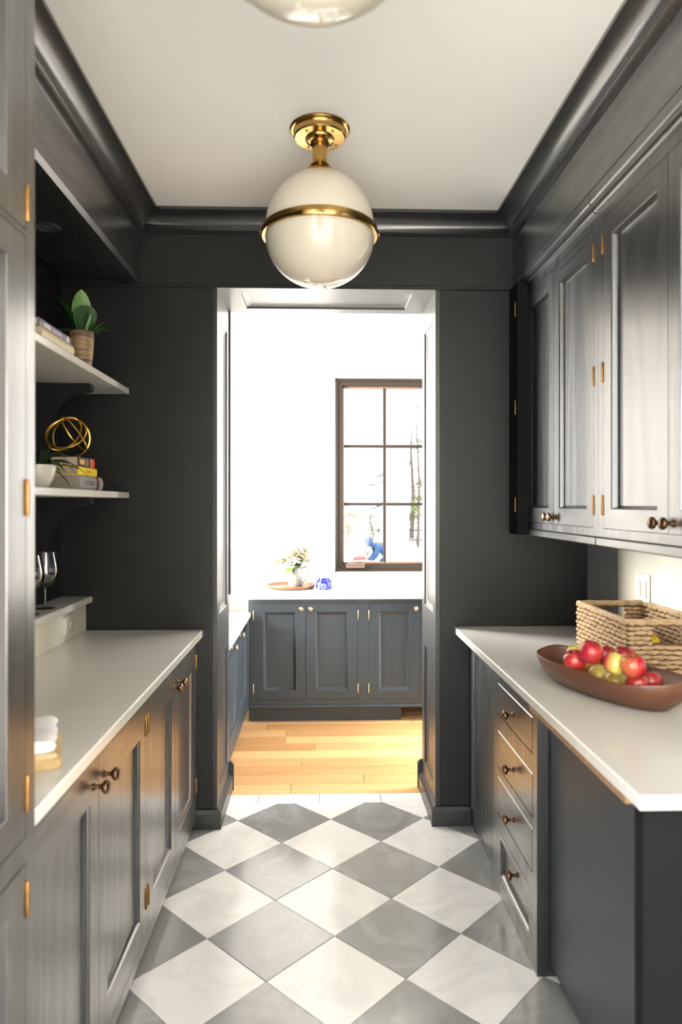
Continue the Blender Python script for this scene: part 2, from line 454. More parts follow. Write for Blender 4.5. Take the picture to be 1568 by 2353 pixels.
wall_with_hole('wall_far_left', M_WALL, (-1.22, -1.08), YB, 5.28, 0, 2.95, [(3.90, 5.00, .93, 2.47)], 'y')
wall_with_hole('wall_far_right', M_WALL, (3.40, 3.54), YW, 5.42, 0, 3.05, [(3.68, 5.2, .20, 2.65)], 'y')
struct(G().box(1.40, 3.4, YB - .12, YB, 0, 2.95).ob('wall_far_front', M_WALL, angle=None))
struct(G().box(-2.6, XL - .12, -.2, -.1, 0, ZC).ob('wall_kitchen_left', M_WALL, angle=None))
struct(G().box(XR + .135, 3.4, -.2, -.1, 0, ZC).ob('wall_kitchen_right', M_WALL, angle=None))
wall_with_hole('wall_kitchen_side_left', M_WALL, (-2.72, -2.6), -3.4, -.1, 0, ZC, [(-3.05, -1.55, .35, 2.55)], 'y')
wall_with_hole('wall_kitchen_side_right', M_WALL, (3.4, 3.52), -3.4, -.1, 0, ZC, [(-3.05, -1.55, .35, 2.55)], 'y')
wall_with_hole('wall_kitchen_back', M_WALL, (-3.4, -3.28), -2.6, 3.4, 0, ZC, [(-.22, .22, 1.3, 1.9)], 'x')

# ---- windows
def window(name, x0, x1, z0, z1, y, cols, rows, frame=.056, bar=.022, mat=M_BRN):
    """a window in an x/z opening, looking along +y"""
    W = struct(put(name, None, None, (0, y, 0)))
    g = G()
    for (a, b, c, d) in ((x0, x0 + frame, z0, z1), (x1 - frame, x1, z0, z1), (x0 + frame, x1 - frame, z0, z0 + frame), (x0 + frame, x1 - frame, z1 - frame, z1)):
        g.box(a, b, 0, .09, c, d, .003)
    for (a, b, c, d) in ((x0, x0 + .018, z0, z1), (x1 - .018, x1, z0, z1), (x0, x1, z0, z0 + .018), (x0, x1, z1 - .018, z1)):
        g.box(a, b, -.012, .01, c, d, .003)
    g.ob('window_frame', mat, W)
    f = frame; s = .014
    g = G()
    for (a, b, c, d) in ((x0 + f, x0 + f + s, z0 + f, z1 - f), (x1 - f - s, x1 - f, z0 + f, z1 - f), (x0 + f, x1 - f, z0 + f, z0 + f + s), (x0 + f, x1 - f, z1 - f - s, z1 - f)):
        g.box(a, b, .03, .07, c, d, .003)
    sash = g.ob('sash', M_SASH, W)
    gx0, gx1, gz0, gz1 = x0 + f + s, x1 - f - s, z0 + f + s, z1 - f - s
    for i in range(1, cols):
        x = gx0 + (gx1 - gx0) * i / cols; G().box(x - bar / 2, x + bar / 2, .035, .06, gz0, gz1, .002).ob('muntin', mat, sash)
    for j in range(1, rows):
        z = gz0 + (gz1 - gz0) * j / rows; G().box(gx0, gx1, .037, .058, z - bar / 2, z + bar / 2, .002).ob('muntin', mat, sash)
    for i in range(cols):
        for j in range(rows):
            a = gx0 + (gx1 - gx0) * i / cols; b = gx0 + (gx1 - gx0) * (i + 1) / cols
            c = gz0 + (gz1 - gz0) * j / rows; d = gz0 + (gz1 - gz0) * (j + 1) / rows
            G().box(a + .003, b - .003, .047, .050, c + .003, d - .003).ob('pane', M_PANE, sash, angle=None)
    return W
W1 = window('window_1', WX0, WX1, WZ0, WZ1, 5.29, 2, 3)
# crank handle of the casement
cr = G().box(.20, .345, -.050, -.002, 1.000, 1.030, .008, seg=2).box(.215, .345, -.058, -.01, 1.022, 1.046, .007, seg=2).ob('crank_cover', simple('crank_bronze', (.12, .075, .06), .35, .3), W1)
G().tube([(.255, -.05, 1.052), (.30, -.062, 1.056), (.345, -.062, 1.058), (.42, -.055, 1.052)], [.007, .009, .009, .004], 8).ob('crank_handle', simple('crank_steel', (.45, .43, .44), .25, .9), cr)
W2 = window('window_2', -.55, .55, .93, 2.47, 0, 2, 3); W2.rotation_euler = (0, 0, PI / 2); W2.location = (-1.09, 4.45, 0)
W3 = window('window_3', -.76, .76, .20, 2.65, 0, 2, 3); W3.rotation_euler = (0, 0, -PI / 2); W3.location = (3.41, 4.44, 0)
W4 = window('added_window_4', -.75, .75, .35, 2.55, 0, 2, 3); W4.rotation_euler = (0, 0, PI / 2); W4.location = (-2.61, -2.30, 0)  # unseen window, added to go with the cool kitchen fill lamp
W5 = window('added_window_5', -.75, .75, .35, 2.55, 0, 2, 3); W5.rotation_euler = (0, 0, -PI / 2); W5.location = (3.41, -2.30, 0)  # likewise added out of view, for the warm fill lamp
W6 = window('window_6', -.22, .22, 1.3, 1.9, 0, 1, 2); W6.rotation_euler = (0, 0, PI); W6.location = (0, -3.29, 0)

# ---- doorway lining: jambs with recessed panels, head with a recessed panel
DP = YB - YW                                   # depth of the lining
def lining(name, w, h, holes, loc, rot, label_holes=True):
    L = struct(G().framed(w, h, holes, t=.02, depth=.013, mould=.026).ob(name, [P_J, P_J], None, loc, rot))
    for (a, b, c, d) in holes:
        G().box(a + .024, b - .024, .0125, .018, c + .024, d - .024).ob('panel', P_J, L)
    return L
# left jamb faces +x: local x -> +Y ; right jamb faces -x: local x -> -Y
HZ = [(.075, DP - .075, .165, .765), (.075, DP - .075, .975, 2.365)]
lining('trim_1', DP, OZ, HZ, (OX0, YW, 0), (0, 0, PI / 2))
lining('trim_2', DP, OZ, HZ, (OX1, YB, 0), (0, 0, -PI / 2))
# head faces -z
L = struct(G().framed(OX1 - OX0 - .0, DP, [(.10, OX1 - OX0 - .10, .075, DP - .075)], t=.02, depth=.015, mould=.03).ob('trim_3', [P_J, P_J], None, (OX0, YB, OZ), (-PI / 2, 0, 0)))
L.location = (OX0, YB, OZ); L.rotation_euler = (PI / 2, 0, 0); L.scale = (1, 1, 1)
L.matrix_world = Matrix(((1, 0, 0, OX0), (0, 0, 1, YW), (0, 1, 0, OZ), (0, 0, 0, 1)))
G().box(.128, OX1 - OX0 - .128, .0145, .019, .103, DP - .103).ob('panel', P_J, L)
# dark stop on the far edge of the left jamb
struct(G().box(OX0 - .001, OX0 + .0075, YB, YB + .03, 1.02, OZ).ob('trim_4', P_S))
# plinth blocks / baseboards wrapping the doorway
def base_profile(p0, hgt):      # (offset, z)
    return [(0, 0), (p0, 0), (p0, hgt - .02), (p0 * .45, hgt - .004), (0, hgt)]
def run(name, pts, prof, mat):
    """sweep an (offset,z) profile along a plan polyline; offset goes to the right of travel"""
    n = len(pts); P = [Vector(p) for p in pts]; loops = []
    for i, p in enumerate(P):
        d0 = (P[i] - P[i - 1]).normalized() if i > 0 else None
        d1 = (P[i + 1] - P[i]).normalized() if i < n - 1 else None
        r0 = Vector((d0.y, -d0.x)) if d0 else None; r1 = Vector((d1.y, -d1.x)) if d1 else None
        if r0 is None: m = r1
        elif r1 is None: m = r0
        else: m = (r0 + r1); m = m / max(.3, m.dot(r0))
        loops.append([(p.x + m.x * o, p.y + m.y * o, z) for o, z in prof])
    return struct(G().loft(loops).ob(name, mat, angle=30))
bp = base_profile(.02, .09)
run('baseboard_left', [(-.60, YW), (OX0, YW), (OX0, YB)], bp, P_J)
run('baseboard_right', [(OX1, YB), (OX1, YW), (.70, YW)], bp, P_J)
run('baseboard_far_left', [(OX0, YB), (-.465, YB + .0), (-.465, YB + .001), (-.60, YB + .001)][0:1] + [(OX0, YB + .02)], base_profile(.024, .150), P_J)
run('baseboard_far_right', [(OX1, YB + .02), (OX1, YB)], base_profile(.024, .150), P_J)
# ---- crown mouldings (offset from frieze plane, z)
FL, FR = -.822, .898
CP = [(0, 2.726), (.002, 2.726), (.028, 2.741), (.028, 2.750), (.018, 2.752), (.020, 2.760), (.026, 2.772), (.038, 2.784), (.056, 2.794), (.076, 2.801), (.088, 2.804), (.096, 2.806), (.096, ZC + .002), (0, ZC + .002)]
def crown(name, a, b, na, mat, ends):
    """a,b: plan points on the frieze plane; na: outward normal; ends: mitre shift along travel per unit offset"""
    a, b, na = Vector(a), Vector(b), Vector(na); d = (b - a).normalized(); loops = []
    for p, e in ((a, ends[0]), (b, ends[1])):
        loops.append([(p.x + na.x * o + d.x * e * o, p.y + na.y * o + d.y * e * o, z) for o, z in CP])
    return struct(G().loft(loops).ob(name, mat, angle=50))
crown('trim_5', (FL, .60), (FL, YW), (1, 0), P_Y, (0, -1))
crown('trim_6', (FL, YW), (FR, YW), (0, -1), P_H, (1, -1))
crown('trim_7', (FR, .60), (FR, YW), (-1, 0), P_Y, (0, -1))

# ================================================================== LEFT SIDE
# soffit over the alcove, with its recessed light
sof = thing('soffit', 'dark wooden soffit box over the open shelves, bright lower edge', 'soffit', (0, 0, 0))
G().box(XL + .022, FL, 1.291, YW - .001, 2.513, ZC - .001).ob('body', [P_Y], sof)
G().loft([[(FL - .05, y, 2.500), (FL - .010, y, 2.500), (FL + .004, y, 2.514), (FL + .004, y, 2.520), (FL - .05, y, 2.520)] for y in (1.291, YW - .001)]).ob('edge_moulding', P_Y, sof)
dl = thing('recessed_downlight', 'small round recessed downlight in the soffit above the plant', 'light', (-1.01, 2.56, 2.513))
G().lathe([(.032, -.001), (.036, -.004), (.046, -.004), (.050, 0), (.050, .001)], 28).ob('trim_ring', M_BLACK, dl)
G().lathe([(0, -.0008), (.033, -.0008)], 24).lathe([(0, -.0025), (.012, -.002), (.018, -.0008)], 20, (.0, 0, 0)).ob('lens', simple('dark_lens', (.08, .08, .08), .1), dl)

# tall cabinet, face at x=-.53 looking to +x
TF = -.53
tall = thing('tall_cabinet', 'tall charcoal cabinet with stacked panelled doors and brass hinges', 'cabinet', (TF, .60, 0), PI / 2)
g = G(); g.box(0, .69, .036, .630, .0, ZC - .002)
for (a, b, c, d) in ((0, .048, 0, ZC - .002), (.653, .69, 0, ZC - .002), (.048, .653, 0, .095), (.048, .653, .846, .891), (.048, .653, 1.974, 1.984), (.048, .653, 2.74, ZC - .002)):
    g.box(a, b, 0, .037, c, d)
g.ob('body', P_V, tall)
for z, h, hs, kz in ((.098, .745, (.777,), .68), (.893, 1.079, (.968, 1.503), .10), (1.986, .752, (2.035, 2.66), .08)):
    door(tall, .051, z, .600, h, stile=.074, top=.055, bot=.062, knob=(.04, kz), hinges=hs, hside='r', depth=.028, mould=.003, t=.034)

# base cabinets, face x=-.562
LF = -.562
def base_cab(name, label, y0, y1, doors_, kn, group):
    b = thing(name, label, 'cabinet', (LF, y0, 0), PI / 2, group)
    w = y1 - y0; g = G()
    g.box(0, w, .021, .60, .06, .880); g.box(0, w, .05, .60, 0, .06)
    zb, zt = .098, .852
    ed = [0, doors_[0][0]] + [doors_[1][1], w]
    g.box(0, doors_[0][0], 0, .022, .06, .880); g.box(doors_[1][1], w, 0, .022, .06, .880)
    g.box(doors_[0][0], doors_[1][1], 0, .022, zt + .002, .880); g.box(doors_[0][0], doors_[1][1], 0, .022, .06, zb - .002)
    g.ob('body', [P_V], b)
    for i, (a, c) in enumerate(doors_):
        ww = c - a - .003
        door(b, a + .0015, zb, ww, zt - zb, stile=.068, top=.098, bot=.085, knob=((ww - .04) if i == 0 else .04, .69), hinges=(.215, .775), hside='l' if i == 0 else 'r', depth=.014)
    return b
base_cab('base_cabinet', 'charcoal two-door base cabinet next to the tall cabinet, below the folded towel', 1.292, 2.245, [(.012, .471), (.471, .937)], 0, 'base cabinets under the white counter')
base_cab('base_cabinet', 'charcoal two-door base cabinet touching the doorway pier under the counter', 2.246, YW - .001, [(.014, .436), (.436, .876)], 0, 'base cabinets under the white counter')
ct = tag(G().box(XL + .001, -.537, 1.292, YW - .001, .8805, .913, .003).ob('countertop', M_CTR), 'long cream quartz countertop running below the open shelves', 'countertop')
bs = thing('backsplash_ledge', 'cream upstand with a shallow top ledge carrying wine glasses', 'backsplash', (0, 0, 0))
G().box(XL + .001, -1.07, 1.292, YW - .001, .9135, 1.0405).ob('upstand', M_CREAM, bs)
G().box(XL + .001, -1.04, 1.292, YW - .001, 1.041, 1.069, .003).ob('ledge_slab', M_CTR, bs)
def outlet(name, label, loc, rz, w, h, n, cat):
    o = thing(name, label, cat, loc, rz)
    G().box(-w / 2, w / 2, -.006, 0, -h / 2, h / 2, .003, seg=2).ob('cover_plate', M_PLATE, o)
    return o
o = outlet('wall_outlet', 'cream double outlet plate set sideways in the low upstand', (-1.07, 2.94, .977), PI / 2, .118, .075, 2, 'outlet')
for dx in (-.022, .022): G().lathe([(0, -.0085), (.0135, -.0085), (.0145, -.006)], 20, (dx, 0, 0), 'y').ob('socket', M_PLATE, o)

# open shelves with curved brackets
for k, (zb, lb, bl) in enumerate(((1.994, 'upper thick cream shelf holding the broad-leaf plant', 'a'), (1.518, 'lower thick cream shelf holding the gold wire orb', 'b'))):
    s = thing('wall_shelf', lb, 'shelf', (0, 0, zb), 0, 'open shelves in the alcove')
    G().box(XL + .001, -.874, 1.292, YW - .001, 0, .027, .003).ob('board', M_CTR, s)
    prof = [(0, 0), (.225, 0), (.228, -.004), (.228, -.026), (.205, -.035)]
    for q in range(1, 9):
        a = q / 8 * PI / 2; prof.append((.205 - .165 * math.sin(a), -.035 - .225 * (1 - math.cos(a))))
    prof += [(.035, -.29), (0, -.30)]
    g = G(); g.loft([[(x, 0, z) for x, z in prof], [(x, .045, z) for x, z in prof]])
    g.ob('bracket', P_S, s, (XL + .001, 2.88, 0))

# ---- things on the upper shelf
zs1 = 2.0215; zs2 = 1.5455
def book(name, label, x, y, z, w, L, t, cov, ang, page=(0.62, .56, .45), group=None, mats=None, round_=.004):
    """lying book; spine along y on +x side, centre of the spine edge at (x,y)"""
    b = thing(name, label, 'book', (x, y, z), ang, group)
    cm = simple('cover_' + name, cov, .45)
    g = G(); n = 8
    # case: spine rounded
    g.box(-w, -.004, -L / 2, L / 2, 0, .0025); g.box(-w, -.004, -L / 2, L / 2, t - .0025, t)
    sp = []
    for i in range(n + 1):
        a = -PI / 2 + PI * i / n; sp.append((-.004 + round_ * math.cos(a), t / 2 + t / 2 * math.sin(a)))
    inner = [(-.006, t - .001), (-.006, .001)]
    lo = sp + inner
    g.loft([[(p, -L / 2, q) for p, q in lo], [(p, L / 2, q) for p, q in lo]])
    g.ob('cover', cm, b)
    G().box(-w + .004, -.005, -L / 2 + .004, L / 2 - .004, .0026, t - .0026).ob('page_block', simple('pages_' + name, page, .8, noise=.12, nscale=200), b)
    return b
def band(b, y0, y1, t, col, x=.0007, rnd=.004, name='spine_band', h0=.06, h1=.94):
    """printed field on a spine"""
    g = G(); n = 8; A = []; B = []
    for i in range(n + 1):
        a = (-PI / 2 + PI * (h0 + (h1 - h0) * i / n)); px, pz = -.004 + (rnd + .0006) * math.cos(a), t / 2 + (t / 2 + .0003) * math.sin(a)
        A.append((px, y0, pz)); B.append((px, y1, pz))
    g.loft([A, B], closed=False, cap=False)
    return g.ob(name, simple('print_' + b.name, col, .5), b, angle=None)
bk = book('book', 'cream-spined book lying under a lavender book on the upper shelf', -.884, 2.345, zs1 + .0005, .19, .285, .036, (.60, .50, .32), 0, group='books on the upper shelf', round_=.007)
bk = book('book', 'lavender-grey book lying on top of a cream book beside the potted plant', -.888, 2.335, zs1 + .037, .18, .275, .027, (.17, .14, .19), 0, group='books on the upper shelf')
band(bk, -.10, -.045, .027, (.55, .5, .55), h0=.3, h1=.65); band(bk, -.03, .05, .027, (.34, .29, .36), h0=.3, h1=.65); band(bk, .098, .116, .027, (.75, .72, .72), h0=.25, h1=.75)

def leaf(g, base, d, length, width, droop, up, n=7, mi=0, fold=.25, tipw=0.0, seg=4):
    """a blade starting at base, heading d (plan unit), rising by up then drooping; with thickness"""
    base = Vector(base); d = Vector((d[0], d[1], 0)).normalized(); sd = Vector((-d.y, d.x, 0))
    top, bot = [], []
    for i in range(n + 1):
        t = i / n
        c = base + d * (length * (t * .9 + .1 * t * t)) * math.cos(up) + Vector((0, 0, 1)) * (length * (t * math.sin(up) - droop * t * t))
        wd = width * max(.02, (math.sin(PI * min(1, t * .92 + .06)) ** .8) if t < 1 else .02)
        row = []
        for k in range(-2, 3):
            u = k / 2; row.append(c + sd * (u * wd) + Vector((0, 0, 1)) * (abs(u) * wd * fold))
        top.append(row)
    R = [[g.bm.verts.new(p) for p in row] for row in top]
    S = [[g.bm.verts.new(p - Vector((0, 0, .0012))) for p in row] for row in top]
    for i in range(n):
        for k in range(4):
            g.bm.faces.new([R[i][k], R[i][k + 1], R[i + 1][k + 1], R[i + 1][k]]).material_index = mi
            g.bm.faces.new([S[i][k], S[i + 1][k], S[i + 1][k + 1], S[i][k + 1]]).material_index = mi
    return g
pl = thing('potted_plant', 'broad-leaf green plant in a brown banded round pot', 'plant', (-.930, 2.705, zs1))
G().lathe([(0, .0), (.034, 0), (.037, .004), (.043, .06), (.046, .11), (.0465, .138), (.044, .141), (.0415, .138), (.041, .118)], 36).ob('pot', M_POT, pl)
G().lathe([(0, .122), (.0415, .119)], 24).ob('soil', M_SOIL, pl)
for (dx, dy, L, wd, dr, up, m) in ((1.0, .35, .150, .030, .10, 1.35, 0), (.75, -.6, .155, .050, .22, 1.30, 0), (.2, -.7, .19, .036, .05, 1.42, 1), (-.6, -.5, .19, .030, .10, 1.05, 0), (-.95, -.1, .21, .032, .16, 1.0, 0),
                                   (.9, .5, .135, .020, .45, .80, 0), (.7, .7, .13, .014, .05, .75, 1), (.95, .25, .155, .015, .62, 1.25, 1), (-.2, .8, .18, .026, .15, 1.15, 0), (-.9, -.6, .13, .022, .50, .55, 0), (.3, .9, .15, .02, .4, .7, 0)):
    leaf(G(), (dx * .006, dy * .006, .12), (dx, dy), L, wd, dr, up, n=9, fold=.35).ob('leaf', M_LEAFL if m else M_LEAF, pl, angle=60)

# ---- things on the lower shelf
GR = 'books stacked under the gold orb'
bx, by = -.930, 2.77
b1 = book('book', 'thick grey cookbook at the bottom of the stack below the gold orb', bx + .008, by + .01, zs2 + .0005, .165, .262, .056, (.30, .29, .28), -.02, (.30, .26, .21), GR, round_=.012)
band(b1, .052, .083, .056, (.13, .02, .03), rnd=.012, name='maroon_band'); 
b2 = book('book', 'bright yellow book in the middle of the stack below the gold orb', bx + .004, by, zs2 + .057, .155, .222, .034, (.78, .60, .02), .01, (.36, .30, .22), GR)
b3 = book('book', 'black, orange and red spined book on top of the stack, under the orb', bx, by - .003, zs2 + .0915, .155, .196, .038, (.045, .04, .04), .02, (.40, .33, .25), GR)
band(b3, .046, .060, .038, (.80, .42, .04), h0=.02, h1=.98, name='orange_band'); band(b3, .060, .0975, .038, (.65, .05, .03), h0=.02, h1=.98, name='red_band'); band(b3, -.088, -.030, .038, (.65, .40, .10), h0=.33, h1=.66, name='title_print'); band(b3, -.018, .018, .038, (.30, .17, .14), h0=.2, h1=.8, name='picture_print')
def lettering(txt, size, parent, loc, rot, col):
    cu = bpy.data.curves.new('lettering', 'FONT'); cu.body = txt; cu.size = size; cu.extrude = .0002; cu.align_x = 'CENTER'; cu.align_y = 'CENTER'
    o = put('lettering', cu); dg = bpy.context.evaluated_depsgraph_get(); me = bpy.data.meshes.new_from_object(o.evaluated_get(dg)); bpy.data.objects.remove(o)
    me.materials.clear(); me.materials.append(simple('ink', col, .6)); return put('lettering', me, parent, loc, rot)
lettering('COOKING', .026, b1, (.0088, -.03, .028), (PI / 2, 0, PI / 2), (.10, .10, .10))
lettering('COOKING', .014, b2, (.0008, -.0, .017), (PI / 2, 0, PI / 2), (.42, .30, .03))
orb = thing('wire_orb', 'gold wire orb sculpture of crossing rings on stacked books', 'ornament', (-1.005, 2.765, zs2 + .1298 + .080), .35)
for (ax, az) in ((0.95, 0.2), (0.95, 2.3), (.95, 4.4), (1.50, 1.1)):
    n = Vector((math.sin(ax) * math.cos(az), math.sin(ax) * math.sin(az), math.cos(ax)))
    u = n.orthogonal().normalized(); v = n.cross(u)
    c = n * .028
    G().tube([c + (u * math.cos(2 * PI * k / 40) + v * math.sin(2 * PI * k / 40)) * .077 for k in range(40)], .0036, 8, True).ob('ring', M_GOLD, orb)
gp = thing('small_potted_plant', 'spiky dark green grass plant in a small white bowl', 'plant', (-.945, 2.325, zs2))
G().lathe([(0, 0), (.030, 0), (.034, .003), (.050, .032), (.058, .062), (.059, .076), (.056, .077), (.054, .064), (.05, .058), (0, .058)], 32).ob('bowl_pot', M_WHITEC, gp)
rg = random.Random(11)
for k in range(46):
    a = rg.uniform(0, 2 * PI); u = rg.uniform(.45, 1.40); L = rg.uniform(.12, .22)
    leaf(G(), (.012 * math.cos(a), .012 * math.sin(a), .058), (math.cos(a), math.sin(a)), L, .0062, rg.uniform(.35, .95), u, n=8, fold=.4).ob('leaf', M_GRASS, gp, angle=60)

# ---- wine glasses on the ledge
def wine_glass(label, x, y):
    o = thing('wine_glass', label, 'glass', (x, y, 1.0692), 0, 'wine glasses on the ledge')
    pr = [(0, .086), (.012, .089), (.030, .103), (.043, .125), (.0475, .148), (.046, .172), (.040, .205), (.0355, .228), (.0345, .228), (.039, .205), (.045, .172), (.0465, .148), (.042, .126), (.029, .105), (.011, .0915), (0, .089)]
    pr = [(r * 1.16, z) for r, z in pr]
    G().lathe(pr, 40).ob('bowl', M_WINE, o)
    G().lathe([(.0036, .006), (.0032, .02), (.0032, .07), (.0055, .083), (.010, .088), (0, .088)], 16).ob('stem', M_WINE, o)
    G().lathe([(0, 0), (.036, 0), (.0365, .001), (.036, .002), (.012, .004), (.0036, .008), (0, .008)], 36).ob('foot', M_WINE, o)
wine_glass('clear stemmed wine glass farther along the ledge, fully in view', -1.108, 2.80)
wine_glass('clear stemmed wine glass half hidden by the tall cabinet', -1.105, 2.64)
# folded towel on the counter
tw = thing('folded_towel', 'folded white towel with tan underside on the cream counter', 'towel', (-.607, 1.605, .9135), .35)
def fold_slab(z0, z1, x0, x1, y0, y1, name, mat, rnd):
    g = G(); n = 10; rows = []
    for i in range(n + 1):
        y = y0 + (y1 - y0) * i / n
        pr = []
        zz = (z0 + z1) / 2; hz = (z1 - z0) / 2
        for q in range(9):
            a = -PI / 2 + PI * q / 8; pr.append((x1 + rnd * math.cos(a), zz + hz * math.sin(a)))
        pr += [(x0, z1), (x0, z0)]
        wob = .003 * math.sin(i * 1.7 + z0 * 90)
        rows.append([(px + wob, y, pz + (.004 * math.sin(i * .9 + px * 30) if pz > z0 + .002 else 0)) for px, pz in pr])
    g.loft(rows); g.ob(name, mat, tw, angle=60)
fold_slab(0, .022, -.15, -.004, -.10, .09, 'lower_fold', simple('tan_cloth', (.46, .33, .16), .9, noise=.2, nscale=60), .012)
fold_slab(.0225, .036, -.15, -.012, -.098, .086, 'middle_fold', simple('beige_cloth', (.55, .42, .24), .9, noise=.2, nscale=60), .010)
fold_slab(.0365, .064, -.15, -.026, -.095, .08, 'upper_fold', simple('white_cloth', (.82, .81, .80), .85), .024)

# ================================================================== RIGHT SIDE
ct2 = thing('countertop', 'long white quartz countertop carrying the apple bowl and basket', 'countertop')
G().box(.624, XR - .0005, 1.318, YW - .001, .891, .921, .003).ob('slab', M_CTR, ct2)
G().box(.633, 1.2, 1.40, 2.05, .8700, .8905).ob('plywood_substrate', M_RAW, ct2)
# far panelled unit (x face .702)
def root_right(name, label, cat, xf, y_far, group=None): return thing(name, label, cat, (xf, y_far, 0), -PI / 2, group)
fu = root_right('base_cabinet', 'blank-fronted base cabinet between doorway pier and drawer stack', 'cabinet', .700, YW - .001)
g = G(); g.box(0, .50, .022, .55, .05, .880); g.box(0, .50, .05, .55, 0, .05); g.box(0, .085, .004, .024, .0, .880); g.box(.03, .05, -.006, .006, .09, .86)
g.ob('body', P_V, fu)
G().box(.088, .499, 0, .02, .052, .868, .002).ob('panel', P_V, fu)
G().box(.09, .498, .006, .03, .012, .032, .004).ob('toe_rail', P_H, fu)
# drawer stack (face x .685)
ds = root_right('drawer_cabinet', 'charcoal four-drawer base cabinet with bronze knobs under the countertop', 'cabinet', .685, 2.665)
W = .525
g = G(); g.box(0, W, .021, .57, 0, .880)
rails = [(0, .058), (.243, .303), (.447, .480), (.624, .684), (.806, .880)]
for a, b in rails: g.box(.045, W - .045, 0, .022, a, b)
g.box(0, .045, 0, .022, 0, .880); g.box(W - .045, W, 0, .022, 0, .880)
g.ob('body', [P_V], ds)
for (a, b) in ((.686, .804), (.482, .622), (.305, .445)):
    d = G().box(.0465, W - .0465, -.0005, .02, a, b, .003).ob('drawer', P_H, ds)
    put('knob', KNOB, d, (W / 2, -.0005, (a + b) / 2))
d = door(ds, .0465, .060, W - .093, .181, stile=.040, top=.022, bot=.022, depth=.016, mats=[P_H, P_H], name='drawer', mould=.018)
put('knob', KNOB, d, ((W - .093) / 2 - .01, .016, .112))
# near panelled unit and its end gable
nu = root_right('base_cabinet', 'blank grey-panelled undercounter unit with end gable at the countertop end', 'cabinet', .724, 2.139)
g = G(); g.box(0, .755, .022, .53, .05, .8685); g.box(0, .755, .06, .53, 0, .05); g.ob('body', P_B, nu)
G().box(.012, .748, 0, .02, .046, .868, .003).ob('panel', P_B, nu)
G().box(.010, .75, .004, .04, .008, .030, .004).ob('toe_rail', simple('worn_grey_rail', (.16, .16, .16), .4, noise=.4, nscale=25), nu)
G().box(.754, .794, -.079, .53, 0, .880, .002).ob('end_gable', simple('shaded_gable_paint', (.0085, .0090, .0096), .75, spec=.1), nu)  # gable colour darkened to stand for the shade on its unlit end
G().lathe([(0, 0), (.009, 0), (.0055, .006), (.005, .014), (.0145, .024), (.015, .03), (.009, .0345), (0, .0355)], 20, (.012, .794, .745), 'x').ob('knob', M_PALEB, nu)
nu.children[-1].location = (0, 0, 0)
kb = nu.children[-1]
for v in kb.data.vertices: v.co = Vector((v.co.x + .782, v.co.y - .815, v.co.z))
# upper cabinets (face x .93)
UF = .93
def upper(label, y_far, y_near, doors_, kz, filler):
    u = root_right('wall_cabinet', label, 'cabinet', UF, y_far, 'wall cabinets above the countertop')
    w = y_far - y_near; g = G()
    zb, zt = 1.412, 2.425
    g.box(0, w, .021, XR - UF - .001, 1.383, 2.50)
    a0, a1 = doors_[0][0], doors_[1][1]
    g.box(0, a0, 0, .022, 1.383, 2.50); g.box(a1, w, 0, .022, 1.383, 2.50); g.box(a0, a1, 0, .022, 1.383, zb - .002); g.box(a0, a1, 0, .022, zt + .002, 2.50)
    g.ob('body', [P_V], u)
    for i, (a, c) in enumerate(doors_):
        ww = c - a - .003
        door(u, a + .0015, zb, ww, zt - zb, stile=.058, top=.068, bot=.062, knob=((ww - .028) if i == 0 else .028, .028), hinges=(1.487, 1.924, 2.345), hside='l' if i == 0 else 'r', depth=.020, mould=.012, t=.0215)
    G().box(0, w, -.010, .03, 1.352, 1.382, .004).ob('light_rail', P_H, u)
    G().box(0, w, -.018, .02, 2.462, 2.476, .004).box(0, w, -.032, .02, 2.490, 2.530, .004).box(0, w, -.024, .02, 2.476, 2.490).ob('cornice_bead', P_H, u)
    G().box(0, w, -.0315, .10, 2.5305, 2.724).ob('frieze_board', P_H, u)
    return u
u1 = upper('charcoal two-door wall cabinet set against the dark end wall', YW - .001, 2.259, [(.070, .472), (.472, .870)], 1, True)
u2 = upper('charcoal two-door wall cabinet nearest the viewer, knobs in profile', 2.258, 1.318, [(.038, .458), (.458, .880)], 1, False)
fl = G().box(.0, .138, -.047, .10, 1.354, 2.487, .002).ob('end_filler', simple('shaded_charcoal', (.009, .0093, .0098), .8, spec=.08), u1)  # filler's charcoal made darker and flatter, painting in its shade
for z in (1.488, 1.928, 2.37): put('hinge', HINGE, fl, (.102, -.0475, z))
for (y, z) in ((2.90, 1.338), (2.80, 1.335)):
    c = thing('cable_clip', 'tiny pale cable clip under the wall cabinet, %s' % ('beside the grey wall strip' if y > 2.85 else 'beside the cream splash'), 'clip', (1.17, y, 1.383))
    G().tube([(0, 0, 0), (.002, .002, -.025), (.006, .008, -.034)], .0025, 6).ob('hook', M_PLATE, c)
    G().box(-.006, .006, -.006, .006, -.004, 0, .001).ob('mount', M_PLATE, c)
swt = outlet('light_switch', 'cream rocker switch plate on the cream backsplash behind the basket', (XR - .0125, 2.615, 1.163), -PI / 2, .118, .118, 1, 'switch')
for dx in (-.024, .024): G().box(dx - .0165, dx + .0165, -.010, -.005, -.033, .033, .002).ob('rocker', M_PLATE, swt)

